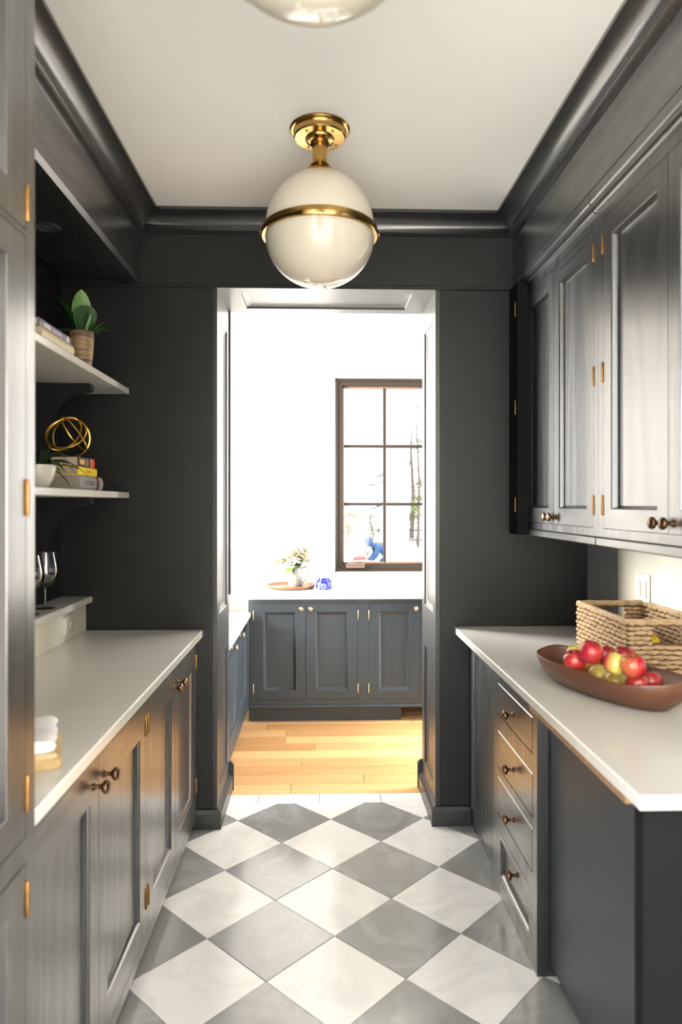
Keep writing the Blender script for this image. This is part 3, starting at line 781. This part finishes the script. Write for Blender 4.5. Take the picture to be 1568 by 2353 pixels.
# ---- oblong wooden bowl
zc = .9212
bowl = thing('dough_bowl', 'oblong dark wooden dough bowl full of apples', 'bowl', (.868, 2.035, zc), math.atan2(-.924, .383))
def ell(a, b, z, n=48, p=2.3, wob=0.0):
    out = []
    for k in range(n):
        t = 2 * PI * k / n; c, s_ = math.cos(t), math.sin(t)
        x = a * math.copysign(abs(c) ** (2 / p), c); y = b * math.copysign(abs(s_) ** (2 / p), s_)
        out.append((x, y, z + wob * (math.sin(3 * t + 1) + .6 * math.sin(7 * t)) + (.014 * (abs(c) ** 6) if wob else 0)))
    return out
outs = [ell(.19, .068, 0), ell(.205, .080, .004), ell(.232, .104, .025), ell(.256, .124, .052), ell(.268, .134, .078, wob=.0042), ell(.266, .132, .083, wob=.0042), ell(.258, .125, .081, wob=.0042), ell(.246, .113, .055), ell(.222, .094, .030), ell(.18, .064, .0135), ell(.08, .028, .011)]
G().loft(outs).ob('shell', M_BOWL, bowl, angle=50)
# ---- apples
APPLES = [('red', 0.762, 2.021, 1.022, 'deep red apple at the left end, leaning on the rim'), ('red', 0.786, 1.961, 1.061, 'dark red apple second from the far end, against the basket'), ('blush', 0.914, 2.168, 1.003, 'orange-blushed red apple in the back row before the basket side'),
          ('green', 0.838, 1.917, 1.037, 'green-cheeked apple with its eye showing beside the biggest apple'), ('blush', 0.861, 1.854, 1.045, 'large glossy red apple on top of the pile'), ('orange', 0.855, 2.123, 0.969, 'orange apple half buried behind a yellow one'),
          ('yellow', 0.85, 2.055, 0.969, 'yellow-green apple with a pink blush at the front rim'), ('yellow', 0.872, 1.989, 0.966, 'yellow apple with an orange cheek under the largest apple'), ('red', 0.884, 1.881, 0.988, 'bright red apple low at the near front rim'),
          ('red', 0.952, 1.941, 0.976, 'wine-red apple farthest to the near end of the bowl'), ('yellow', 0.843, 2.232, 0.992, 'small yellow apple peeking behind the leftmost red apple'), ('red', 0.95, 2.108, 1.013, 'dark apple hidden between the top apple and the basket')]
AP = {}
ra = random.Random(5)
for i, (kind, x, y, z, lb) in enumerate(APPLES):
    R = .0335 if i != 4 else .0345
    o = thing('apple', lb, 'apple', (x, y, z), 0, 'apples in the wooden bowl')
    aim = {'green': 2.4, 'yellow': 2.6, 'blush': 2.2}.get(kind, ra.uniform(0, 6.28))
    o.rotation_euler = (ra.uniform(-.5, .5), ra.uniform(-.4, .4), aim)
    pr = [(0, -.80 * R), (.18 * R, -.84 * R), (.40 * R, -.86 * R), (.72 * R, -.68 * R), (.93 * R, -.30 * R), (1.0 * R, .10 * R), (.95 * R, .45 * R), (.78 * R, .74 * R), (.52 * R, .90 * R), (.30 * R, .90 * R), (.14 * R, .80 * R), (0, .62 * R)]
    G().lathe(pr, 28).ob('fruit', M_APP[kind], o, angle=80)
    G().tube([(0, 0, .60 * R), (.03 * R, .02 * R, .85 * R), (.10 * R, .06 * R, 1.08 * R)], [.0012, .0011, .0016], 6).ob('stem', M_STEM, o)

# ---- seagrass basket
bk = thing('seagrass_basket', 'rectangular woven seagrass basket with cut-out handles behind the apples', 'basket', (0, 0, zc))
BX0, BX1, BY0, BY1, BH = 1.000, 1.250, 2.195, 2.620, .190
rb = random.Random(9)
def weave(g, w, h, hole=None, t=.012):
    """over-and-under strands on a wall in local x (0..w), z(0..h); both faces bulge"""
    rows = int(h / .0155); cols = max(3, int(w / .036))
    for j in range(rows):
        z = (j + .5) * h / rows; off = (j % 2) * .5
        for i in range(-1, cols + 1):
            a = (i + off) * w / cols; b = a + w / cols * 1.02
            a2, b2 = max(a, 0), min(b, w)
            if b2 - a2 < .006: continue
            if hole:
                if hole[2] < z < hole[3]:
                    if a2 > hole[0] - .002 and b2 < hole[1] + .002: continue
                    if a2 < hole[0] < b2: b2 = hole[0]
                    elif a2 < hole[1] < b2: a2 = hole[1]
                    if b2 - a2 < .005: continue
                    if hole[0] < (a2 + b2) / 2 < hole[1]: continue
            for sg in (1, -1):
                pts = []; rs = []
                zj = rb.uniform(-.0018, .0018); n = 5
                for q in range(n + 1):
                    f = q / n; bul = math.sin(PI * f) * .0035 + .001
                    pts.append((a2 + (b2 - a2) * f, -bul * sg, z + zj + rb.uniform(-.0010, .0010))); rs.append(.0080 * (.55 + .45 * math.sin(PI * f)) * rb.uniform(.86, 1.12))
                g.tube(pts, rs, 6)
    return g
def basket_wall(w, h, loc, rz, hole=None):
    a = weave(G(), w, h, hole).ob('woven_side', M_WEAVE, bk, loc, (0, 0, rz), angle=60); a['kind'] = 'stuff'
    g = G()
    if hole:
        for q in ((0, hole[0], 0, h), (hole[1], w, 0, h), (hole[0], hole[1], 0, hole[2]), (hole[0], hole[1], hole[3], h)): g.box(q[0], q[1], -.003, .003, q[2], q[3])
    else: g.box(0, w, -.003, .003, 0, h)
    g.ob('side_core', M_WEAVED, bk, loc, (0, 0, rz))
HO = (.078, .180, .118, .172)
basket_wall(BX1 - BX0, BH, (BX0, BY0, 0), 0, HO)
basket_wall(BX1 - BX0, BH, (BX0, BY1, 0), 0, HO)
basket_wall(BY1 - BY0, BH, (BX0, BY0, 0), PI / 2)
basket_wall(BY1 - BY0, BH, (BX1, BY0, 0), PI / 2)
rim = [(BX0, BY0), (BX1, BY0), (BX1, BY1), (BX0, BY1)]
rp_ = []
for i in range(4):
    p, q = Vector(rim[i]), Vector(rim[(i + 1) % 4])
    for k in range(12):
        v = p.lerp(q, k / 12); rp_.append((v.x, v.y, BH + .001 * math.sin(k * 2.1)))
G().tube(rp_, .0075, 7, True).ob('rim', M_WEAVE, bk)
G().box(BX0, BX1, BY0, BY1, .0005, .006).ob('bottom', M_WEAVED, bk)
o = thing('yellow_cloth', 'bright yellow cloth seen through the handle hole of the seagrass basket', 'cloth', (1.075, 2.290, zc + .0065))
g = G(); lp = []
for k, (s_, z) in enumerate(((.96, 0), (1.0, .02), (1.0, .09), (.96, .112), (.80, .124), (.45, .127), (.1, .128))):
    lp.append([(x * s_, y * s_, z + (.005 * math.sin(5 * q + 2 * k) if k else 0)) for q, (x, y) in enumerate([(math.copysign(abs(math.cos(t)) ** .4, math.cos(t)) * .058, math.copysign(abs(math.sin(t)) ** .4, math.sin(t)) * .075) for t in [2 * PI * q / 40 for q in range(40)]])])
g.loft(lp); g.ob('folds', simple('yellow_fabric', (.62, .42, .02), .85, noise=.15, nscale=40), o, angle=60)

# ================================================================== CEILING LAMPS
def globe_lamp(label, x, y):
    o = thing('globe_ceiling_lamp', label, 'lamp', (x, y, ZC), 0, 'opal globe ceiling lamps')
    ze = -.370
    G().lathe([(0, 0), (.106, 0), (.107, -.004), (.102, -.009), (.094, -.010), (.092, -.013), (.092, -.030), (.088, -.034), (.052, -.036), (.050, -.042), (.036, -.048), (0, -.048)], 56).ob('canopy', M_BRASS, o)
    for a in (.6, 2.2, 4.0, 5.4): G().lathe([(0, -.039), (.0035, -.038), (.004, -.035)], 10, (.07 * math.cos(a), .07 * math.sin(a), 0)).ob('screw', M_BRZ, o)
    G().lathe([(.033, -.047), (.033, -.055), (.026, -.060), (.026, -.118), (.029, -.122), (.029, -.126), (0, -.126)], 32).ob('stem', M_BRASS, o)
    G().lathe([(.027, -.124), (.040, -.134), (.052, -.150), (.056, -.160), (.054, -.163), (0, -.163)], 40).ob('collar', M_BRASS, o)
    pr = []
    for k in range(19):
        a = PI / 2 * k / 18; pr.append((.194 * math.cos(a), ze + .010 + .205 * math.sin(a)))
    G().lathe(pr, 64).ob('upper_globe', M_OPAL, o, angle=80)
    pr = []
    for k in range(21):
        a = -PI / 2 * k / 20; pr.append((.194 * math.cos(a), ze - .010 + .178 * math.sin(a)))
    G().lathe(pr, 64).ob('lower_globe', M_OPAL, o, angle=80)
    bd = G().lathe([(.190, ze + .015), (.201, ze + .016), (.204, ze + .012), (.204, ze + .003), (.207, ze + .001), (.207, ze - .010), (.204, ze - .015), (.190, ze - .016)], 72).ob('band', M_BRASS, o)
    for a in (-PI / 2 + .05, PI + .05, -.02): G().lathe([(0, .008), (.006, .007), (.008, 0)], 12, (0, 0, 0), 'x').ob('thumb_screw', M_BRASS, bd, (.206 * math.cos(a), .206 * math.sin(a), ze - .004), (0, 0, a))
globe_lamp('opal globe ceiling lamp with brass band hanging before the doorway', 0, 2.43)
globe_lamp('opal globe ceiling lamp cut off by the top of the picture', -.010, 1.045)

# ================================================================== FAR ROOM
BF = 4.68
def far_cab(label, x0, x1, doors_, hs, toe_to):
    b = thing('base_cabinet', label, 'cabinet', (x0, BF, 0), 0, 'blue-grey base cabinets under the window')
    w = x1 - x0; zb, zt = .157, .812
    g = G(); g.box(0, w, .021, .599, .096, .842)
    a0, a1 = doors_[0][0], doors_[-1][1]
    g.box(0, a0, 0, .022, .096, .842); g.box(a1, w, 0, .022, .096, .842); g.box(a0, a1, 0, .022, .096, zb - .002); g.box(a0, a1, 0, .022, zt + .002, .842)
    g.box(0, w, -.012, .02, .100, .118, .004)
    g.ob('body', [P_B, P_B], b)
    for i, (a, c, side) in enumerate(doors_):
        ww = c - a - .003
        door(b, a + .0015, zb, ww, zt - zb, stile=.067, top=.060, bot=.058, knob=((ww - .03) if side == 'l' else .03, .622), hinges=(.232, .732), hside=side, knobm=KNOBP, hingem=HINGEP, mats=[P_B, P_B], depth=.014, mould=.022)
    if toe_to: G().box(0, toe_to - x0, .040, .06, 0, .0955).ob('toe_board', P_B, b)
    return b
far_cab('blue-grey two-door base cabinet meeting the desk in the corner', -.487, .262, [(.036, .392, 'l'), (.392, .746, 'r')], 0, .262)
far_cab('blue-grey single-door base cabinet cut by the doorway edge', .2625, .700, [(.074, .424, 'l')], 0, .565)
far_cab('blue-grey base cabinet mostly hidden behind the doorway jamb', .7005, 1.50, [(.03, .40, 'l'), (.40, .77, 'r')], 0, 0)
tag(G().box(-.497, 1.51, 4.65, 5.279, .8425, .873, .003).ob('countertop', M_CTR), 'bright white countertop below the far window', 'countertop')
dk = thing('desk_cabinet', 'dark low desk cabinet with brass drawer knobs behind the doorway', 'desk', (-.488, 3.602, 0), PI / 2)
g = G(); g.box(0, 1.076, .021, .578, .096, .724); g.box(0, 1.076, .05, .578, 0, .096)
for q in ((0, .03, .096, .724), (1.0, 1.076, .096, .724), (.03, 1.0, .096, .155), (.03, 1.0, .655, .668), (.03, 1.0, .716, .724)): g.box(q[0], q[1], 0, .022, q[2], q[3])
g.ob('body', P_B, dk)
for a, c in ((.033, .395), (.399, .75)):
    d = G().box(a, c, 0, .02, .670, .7155, .002).ob('drawer', P_B, dk); put('knob', KNOBP, d, ((a + c) / 2, 0, .693))
for a, c in ((.033, .49), (.494, .995)): door(dk, a, .158, c - a, .494, stile=.07, top=.06, bot=.06, mats=[P_B, P_B], depth=.014)
tag(G().box(-1.079, -.470, 3.601, 4.679, .7245, .754, .003).ob('desktop', M_CTR), 'white low desktop in the corner left of the window', 'desktop')

# tray, jug, flowers, candle
zt_ = .8735
ty = thing('round_tray', 'round shallow wooden tray under the white jug', 'tray', (-.212, 5.06, zt_), .4)
G().lathe([(0, 0), (.150, 0), (.172, .006), (.182, .022), (.181, .026), (.176, .026), (.166, .012), (.150, .008), (0, .008)], 56).ob('dish', M_TRAY, ty)
jg = thing('white_jug', 'white ceramic jug with looped handle on the wooden tray', 'jug', (-.180, 5.06, zt_ + .0085))
G().lathe([(0, 0), (.050, 0), (.053, .004), (.054, .02), (.050, .075), (.044, .115), (.043, .135), (.047, .152), (.048, .155), (.045, .155), (.040, .136), (.041, .115), (.047, .07), (.050, .02), (0, .012)], 40).ob('body', M_JUG, jg, angle=60)
G().tube([(.042, 0, .128), (.055, 0, .140), (.072, 0, .146), (.090, 0, .138), (.098, 0, .118), (.095, 0, .092), (.082, 0, .064), (.066, 0, .042), (.051, 0, .026)], [.006, .007, .0075, .0075, .0075, .007, .0065, .006, .006], 10, flat=.7).ob('handle', M_JUG, jg, angle=60)
fw = thing('flower_bunch', 'cream white flowers with green leaves standing in the white jug', 'flowers', (-.180, 5.06, zt_ + .150))
M_PET = simple('cream_petal', (.40, .35, .21), .6, noise=.1, nscale=20)
M_PETW = simple('white_petal', (.46, .44, .37), .6)
rf = random.Random(4)
def bloom(c, r, n, mats):
    for k in range(n):
        th = 2 * PI * k * .382; ph = math.acos(1 - 1.5 * (k + .5) / n)
        d = Vector((math.sin(ph) * math.cos(th), math.sin(ph) * math.sin(th), math.cos(ph)))
        g = G(); u = d.orthogonal().normalized(); v = d.cross(u); L = []
        for q in range(4):
            f = q / 3; wd = r * .55 * math.sin(PI * (.2 + .7 * f)); cc = Vector(c) + d * (r * (.25 + .75 * f)) + u * (r * .25 * f * f)
            L.append([cc - v * wd, cc - v * wd * .4 + u * r * .1, cc + v * wd * .4 + u * r * .1, cc + v * wd])
        R = [[g.bm.verts.new(p) for p in row] for row in L]; S = [[g.bm.verts.new(p - d * .001) for p in row] for row in L]
        for A in (R, S):
            for i in range(3):
                for j in range(3): g.bm.faces.new([A[i][j], A[i][j + 1], A[i + 1][j + 1], A[i + 1][j]])
        g.ob('petal', mats[k % len(mats)], fw, angle=60)
bloom((.022, -.01, .088), .080, 26, [M_PETW, M_PET, M_PETW])
bloom((.055, .0, .062), .055, 14, [M_PET, M_PETW])
bloom((-.105, -.01, .045), .044, 10, [M_PET])
for (dx, dy, L, wd, dr, up, m) in ((1, -.3, .100, .036, .25, .35, 0), (.7, -.8, .090, .036, .0, .75, 0), (-1, -.4, .100, .022, .10, .7, 0), (-.7, -.9, .095, .030, .6, .15, 1), (-.2, -1, .06, .02, .5, .3, 0), (-1, -.1, .115, .012, .1, .45, 1), (.3, -1, .07, .02, .4, .4, 0)):
    leaf(G(), (dx * .012, dy * .012, 0), (dx, dy), L, wd, dr, up, n=7, fold=.15).ob('leaf', M_LEAFL if m else M_LEAF, fw, angle=60)
G().tube([(.0, .0, -.10), (.01, 0, 0), (.024, -.01, .06)], .003, 6).ob('stem', M_LEAFL, fw)
G().tube([(-.01, .0, -.10), (-.02, 0, 0), (-.095, -.01, .04)], .0025, 6).ob('stem', M_LEAFL, fw)
cn = thing('candle_jar', 'cobalt blue glass candle jar with pale lid on the countertop', 'candle', (.030, 4.985, zt_))
M_COB = simple('cobalt_glass', (.006, .010, .20), .15)
G().lathe([(0, 0), (.050, 0), (.056, .004), (.058, .012), (.058, .050), (.053, .060), (.042, .070), (.040, .078), (.040, .084), (0, .084)], 40).ob('jar', M_COB, cn)
G().lathe([(0, .0835), (.043, .0835), (.044, .086), (.044, .102), (.042, .105), (0, .105)], 36).ob('lid', simple('pale_lid', (.75, .73, .68), .3, .3), cn)
M_LBL = simple('white_print', (.24, .25, .27), .6)
def on_jar(name, a0, a1, z0, z1, mat, r=.0586, ring=None):
    g = G()
    if ring is None:
        A = []; B = []
        for k in range(9):
            a = a0 + (a1 - a0) * k / 8; A.append((r * math.cos(a), r * math.sin(a), z0)); B.append((r * math.cos(a), r * math.sin(a), z1))
        g.loft([A, B], closed=False, cap=False)
    else:
        ca, cz, ri, ro = ring; A = []; B = []
        for k in range(25):
            t = 2 * PI * k / 24
            A.append((r * math.cos(ca + ri * math.cos(t) / r), r * math.sin(ca + ri * math.cos(t) / r), cz + ri * math.sin(t))); B.append((r * math.cos(ca + ro * math.cos(t) / r), r * math.sin(ca + ro * math.cos(t) / r), cz + ro * math.sin(t)))
        g.loft([A, B], closed=False, cap=False)
    return g.ob(name, mat, cn, angle=None)
on_jar('label_print', -2.55, -2.10, .008, .015, M_LBL); on_jar('label_print', -2.42, -2.20, .015, .034, M_LBL); on_jar('label_print', -2.55, -2.10, .034, .046, M_LBL)
on_jar('label_ring', 0, 0, 0, 0, M_LBL, .0592, ring=(-1.62, .026, .0135, .0200))
on_jar('label_print', -1.78, -1.46, .026, .032, M_LBL, .0590); 

# ================================================================== OUTSIDE
M_GND = simple('pale_yard', (.62, .59, .54), .95, noise=.08, nscale=1)
struct(G().box(-40, 60, 5.45, 90, -.20, -.03).ob('ground', M_GND, angle=None))
pc = thing('porch', 'white porch roof edge and post outside the window', 'porch', (0, 0, 0))
M_PORCH = simple('porch_white', (.80, .78, .74), .7)
G().box(.972, 1.29, 9.85, 10.15, -.03, 3.17, .01).ob('post', M_PORCH, pc)
for k in range(9): G().box(-.9 + k * .42, -.9 + k * .42 + .412, 5.46, 10.3, 3.17, 3.19, .003).ob('board', simple('porch_board', (.70, .62, .48), .7) if k == 0 else bpy.data.materials['porch_board'], pc)
# kneeling person in a blue hooded top and pale vest
M_HOOD = simple('blue_knit', (.035, .085, .19), .85); M_VEST = simple('pale_tan_vest', (.12, .105, .095), .85); M_JEAN = simple('blue_jeans', (.04, .09, .18), .85)
M_SKIN = simple('skin', (.30, .17, .11), .6); M_GLOVE = simple('grey_glove', (.05, .065, .10), .8)
pe = thing('person', 'person in a blue hood and pale vest kneeling over work outside', 'person', (1.52, 17.0, -.03))
def skin(name, pts, edges, radii, mat, parent, root=0, lvl=2):
    me = bpy.data.meshes.new(name); me.from_pydata(pts, edges, []); o = put(name, me, parent)
    m = o.modifiers.new('skin', 'SKIN'); m.use_smooth_shade = True
    for i, v in enumerate(me.skin_vertices[0].data): v.radius = radii[i] if isinstance(radii[i], tuple) else (radii[i], radii[i]); v.use_root = (i == root)
    s = o.modifiers.new('sub', 'SUBSURF'); s.levels = s.render_levels = lvl
    dg = bpy.context.evaluated_depsgraph_get(); ev = bpy.data.meshes.new_from_object(o.evaluated_get(dg)); o.modifiers.clear(); o.data = ev; ev.materials.clear(); ev.materials.append(mat)
    ev.polygons.foreach_set('use_smooth', [True] * len(ev.polygons)); return o
B_ = [(.26, 0, .20), (.14, 0, .34), (-.02, 0, .46), (-.13, 0, .47), (-.20, 0, .50), (-.30, 0, .53),
      (-.08, -.19, .44), (-.14, -.22, .24), (-.30, -.16, .10), (-.36, -.15, .075),
      (-.08, .19, .44), (-.16, .22, .24), (-.32, .14, .10), (-.38, .13, .075),
      (.24, -.11, .17), (-.02, -.14, .085), (.36, -.13, .06), (.46, -.13, .05), (.24, .11, .17), (-.02, .14, .085), (.36, .13, .06), (.46, .13, .05)]
E_ = [(0, 1), (1, 2), (2, 3), (3, 4), (4, 5), (2, 6), (6, 7), (7, 8), (8, 9), (2, 10), (10, 11), (11, 12), (12, 13), (0, 14), (14, 15), (15, 16), (16, 17), (0, 18), (18, 19), (19, 20), (20, 21)]
R_ = [.15, .14, .155, .08, .065, .07, .085, .062, .045, .04, .085, .062, .045, .04, .095, .075, .055, .05, .095, .075, .055, .05]
skin('body', B_, E_, R_, M_HOOD, pe)
skin('vest', [(.27, 0, .225), (.14, 0, .355), (.0, 0, .465), (-.07, 0, .49)], [(0, 1), (1, 2), (2, 3)], [(.175, .185), (.165, .175), (.175, .15), (.10, .08)], M_VEST, pe)
skin('trousers', [(.28, 0, .19), (.25, -.11, .17), (-.02, -.14, .085), (.36, -.13, .06), (.25, .11, .17), (-.02, .14, .085), (.36, .13, .06)], [(0, 1), (1, 2), (2, 3), (0, 4), (4, 5), (5, 6)], [.155, .105, .083, .062, .105, .083, .062], M_JEAN, pe)
hd = G().lathe([(0, -.125), (.05, -.115), (.09, -.07), (.108, 0), (.10, .06), (.07, .11), (.03, .13), (0, .133)], 24).ob('hood', M_HOOD, pe, (-.305, 0, .575), (0, -.55, 0), angle=80)
G().lathe([(0, -.085), (.04, -.08), (.066, -.04), (.075, .01), (.062, .06), (0, .085)], 20).ob('face', M_SKIN, pe, (-.365, 0, .545), (0, -.55, 0), angle=80)
for sy in (-1, 1): 
    G().lathe([(0, -.05), (.035, -.04), (.045, 0), (.04, .04), (0, .055)], 14).ob('glove', M_GLOVE, pe, (-.375, sy * .145, .07), (0, .5, 0), angle=80)
tb = thing('tub', 'salmon pink plastic tub on the ground before the kneeling person', 'tub', (.965, 16.62, -.03))
M_TUB = simple('salmon_plastic', (.23, .075, .07), .5)
G().lathe([(0, .10), (.12, .10), (.135, .115), (.165, .27), (.172, .272), (.172, .262), (.15, .13), (0, .125)], 28, scale=(1, .8)).box(-.13, .13, -.10, .10, 0, .105).ob('basin', M_TUB, tb)
G().tube([(.15, 0, .25), (.19, 0, .30), (.20, 0, .34), (.17, 0, .35)], [.03, .035, .035, .02], 8).ob('handle', M_TUB, tb)
# trees and shrubs, loosely leaved
M_LV = [simple('pale_olive_leaf', (.13, .14, .06), .8), simple('tan_leaf', (.22, .16, .10), .8), simple('fresh_leaf', (.16, .20, .05), .8), simple('pine_leaf', (.05, .065, .035), .8)]
def tree(name, label, x, y, h, crown_r, z0, z1, n, mat, seed, tr=.09, sz=.09, cat='tree', group='trees and shrubs beyond the window'):
    rt = random.Random(seed)
    o = thing(name, label, cat, (x, y, -.03), 0, group)
    g = G(); g.tube([(0, 0, 0), (.05, 0, h * .4), (-.04, .05, h * .75), (0, 0, h)], [tr, tr * .8, tr * .5, tr * .15], 8)
    tips = []
    for k in range(12):
        a = rt.uniform(0, 2 * PI); zb = rt.uniform(z0 * .8, h * .92); L = crown_r * rt.uniform(.6, 1.0)
        e = Vector((math.cos(a) * L, math.sin(a) * L, zb + rt.uniform(-.1, .5) * L)); tips.append((Vector((0, 0, zb)), e))
        g.tube([(0, 0, zb), tuple(Vector((0, 0, zb)).lerp(e, .5) + Vector((0, 0, .06 * L))), tuple(e)], [tr * .3, tr * .18, tr * .06], 5)
    g.ob('trunk', M_BARK, o)
    g = G()
    for k in range(n):
        b, e = tips[rt.randrange(len(tips))]; p = b.lerp(e, rt.uniform(.25, 1.05)) + Vector((rt.gauss(0, .12), rt.gauss(0, .12), rt.gauss(0, .14))) * crown_r * .8
        if p.z < z0: p.z = z0 + rt.random() * .3
        if p.z > z1: p.z = z1 - rt.random() * .3
        u = Vector((rt.gauss(0, 1), rt.gauss(0, 1), rt.gauss(0, 1))).normalized() * sz * rt.uniform(.6, 1.3); v = u.orthogonal().normalized() * sz * .5
        g.face([p, p + u * .5 + v, p + u, p + u * .5 - v])
    f = g.ob('foliage', mat, o, angle=None); f['kind'] = 'stuff'
tree('shrub', 'loose tan and olive shrub behind the kneeling person', 1.0, 24.5, 1.4, .75, .15, 1.5, 260, M_LV[0], 1, .03, .10, 'shrub')
tree('shrub', 'thin dry tan shrub at the pane corner behind the tub', .72, 27.0, 1.9, .9, .3, 2.1, 220, M_LV[1], 2, .03, .11, 'shrub')
tree('shrub', 'pale olive shrub next to the middle window bar', 1.75, 23.0, 1.3, .6, .1, 1.4, 240, M_LV[0], 3, .03, .09, 'shrub')
tree('tree', 'fresh green tree behind the low dark fence', 4.05, 30.0, 5.2, 1.0, .6, 4.6, 700, M_LV[2], 4, .10, .13)
tree('tree', 'bare thin tree with scattered tan leaves near the jamb edge', 3.45, 24.0, 5.6, .9, 1.6, 5.8, 120, M_LV[1], 5, .05, .10)
# conifer bough: a tree standing behind the porch post
o = thing('conifer', 'dark conifer reaching a drooping bough left of the porch post', 'tree', (1.32, 12.6, -.03), 0, 'trees and shrubs beyond the window')
G().tube([(0, 0, 0), (0, 0, 2.2), (.03, 0, 4.5)], [.08, .06, .02], 8).ob('trunk', M_BARK, o)
for (zz, ex, ez) in ((1.95, -.44, 1.86), (2.12, -.30, 2.02), (1.60, -.38, 1.42)):
    rt = random.Random(int(zz * 100)); g = G()
    g.tube([(0, 0, zz), (ex * .5, -.1, (zz + ez) / 2 + .03), (ex, -.15, ez)], [.018, .012, .004], 6)
    for k in range(70):
        f = rt.uniform(.3, 1); p = Vector((ex * f, -.12 * f, zz + (ez - zz) * f)); d = Vector((rt.uniform(-.6, .3), rt.gauss(0, .5), rt.uniform(-1, .1))).normalized() * rt.uniform(.03, .09)
        v = d.orthogonal().normalized() * .008; g.face([p - v, p + v, p + d])
    g.ob('bough', M_LV[3], o, angle=None)['kind'] = 'stuff'
fe = thing('garden_fence', 'low dark picket fence far out in the yard', 'fence', (3.05, 26.0, -.03))
M_FEN = simple('dark_fence', (.06, .055, .05), .8)
for k in range(12): G().box(k * .12, k * .12 + .035, 0, .03, 0, .60, .004).ob('picket', M_FEN, fe)
for z in (.12, .50): G().box(-.05, 1.45, .03, .06, z, z + .05, .004).ob('rail', M_FEN, fe)
